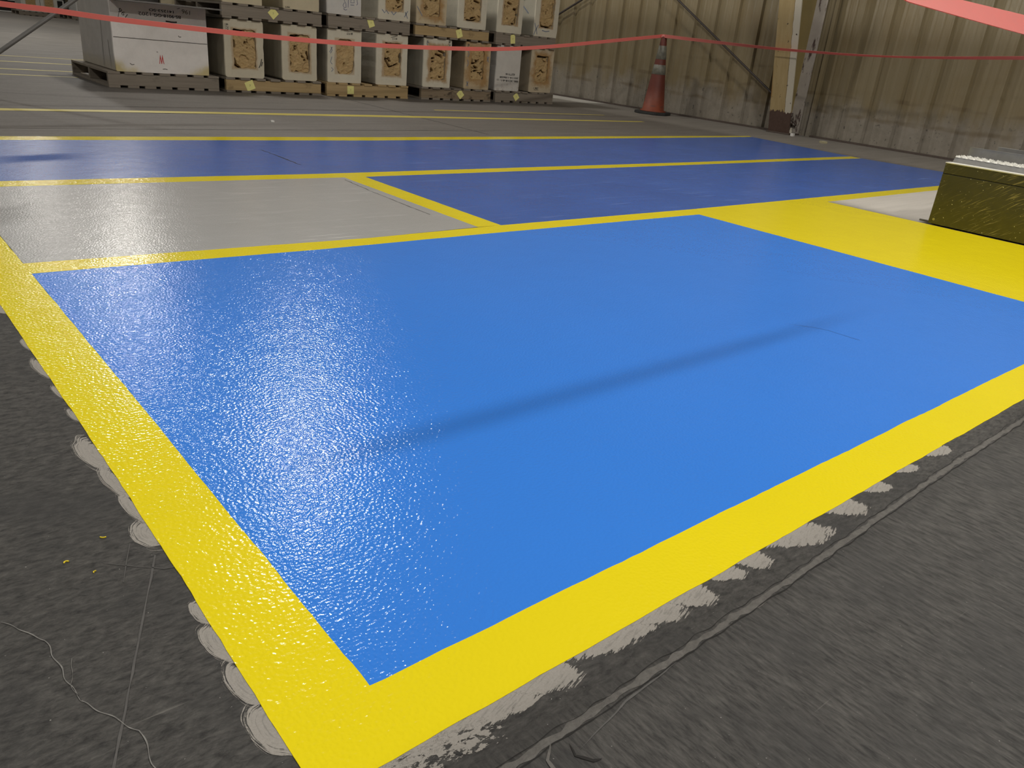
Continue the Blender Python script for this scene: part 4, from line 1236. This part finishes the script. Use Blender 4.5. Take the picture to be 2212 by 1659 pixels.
chip_obj('paper_scrap', 8.06, 4.42, [(-0.05, -0.02), (0.04, -0.03), (0.06, 0.02), (0.0, 0.04)], M_litter, 'crumpled pale scrap at the wall foot above the step unit', None, 0.02)
chip_obj('white_crumb', 2.454, 5.504, [(-0.012, -0.010), (0.012, -0.010), (0.010, 0.012), (-0.010, 0.012)], M_white, 'tiny white crumb on the concrete in front of the pallets', None, 0.012)
chip_obj('white_crumb', 8.30, 4.93, [(-0.018, -0.016), (0.018, -0.016), (0.015, 0.02), (-0.015, 0.02)], M_white, 'white crumb on the floor at the column foot', None, 0.03)

# ------------------------------------------------------------------ lights: high-bay lamps of the hall, then added flood lamps
def lamp(x, y, power, size=0.45, z=5.0, col=(1.0, 0.955, 0.88)):
    l = bpy.data.lights.new('hall_or_added_lamp', 'AREA')
    l.shape = 'DISK'
    l.size = size
    l.energy = power
    l.color = col
    o = bpy.data.objects.new('hall_or_added_lamp', l)
    COL.objects.link(o)
    o.location = (x, y, z)
    return o
for y, pw in ((8.8, 150), (16.4, 150), (24.0, 105), (31.6, 60)):
    lamp(4.2, y, pw, 0.60)
lamp(4.2, 1.2, 205)
lamp(2.4, -2.15, 185, 0.40)
lamp(-2.6, -2.9, 85, 0.7)
lamp(-2.6, 2.0, 60)
lamp(-2.6, 5.2, 60)
lamp(-2.6, 14.0, 90)
# unseen flood lamps added behind the added partition to brighten the upper wall
for y in (-1.0, 4.5, 10.0):
    o = lamp(-12.0, y, 420, 0.22, 6.0)
    o.rotation_euler = (0, math.radians(-75), 0)

w = bpy.data.worlds.new('World')
sc.world = w
w.use_nodes = True
bg = w.node_tree.nodes['Background']
bg.inputs[0].default_value = (1.0, 0.96, 0.90, 1)
bg.inputs[1].default_value = 0.085

# ------------------------------------------------------------------ camera
f_px, pit, roll, yaw, H = 1683.41, math.radians(23.6396), math.radians(5.7812), math.radians(42.1699), 0.68
def grid(d):
    return Vector((d[0] * math.cos(yaw) + d[1] * math.sin(yaw), -d[0] * math.sin(yaw) + d[1] * math.cos(yaw), d[2]))
cp, sp, cr, sr = math.cos(pit), math.sin(pit), math.cos(roll), math.sin(roll)
fwd = grid((0, cp, -sp))
r0 = Vector((1, 0, 0)); u0 = Vector((0, sp, cp))
rt = grid(cr * r0 + sr * u0); up = grid(-sr * r0 + cr * u0)
cam = bpy.data.cameras.new('camera')
cam.sensor_fit = 'HORIZONTAL'
cam.sensor_width = 36.0
cam.lens = f_px / 2212 * 36.0
cam.clip_start = 0.02
cam.clip_end = 200
co = bpy.data.objects.new('camera', cam)
COL.objects.link(co)
mat = Matrix(((rt.x, up.x, -fwd.x, 0), (rt.y, up.y, -fwd.y, 0), (rt.z, up.z, -fwd.z, H), (0, 0, 0, 1)))
co.matrix_world = mat
sc.camera = co

sc.cycles.use_light_tree = False
sc.view_settings.view_transform = 'Standard'
sc.view_settings.look = 'None'
sc.view_settings.exposure = 0.0
sc.view_settings.gamma = 1.0
sc.view_settings.use_curve_mapping = False
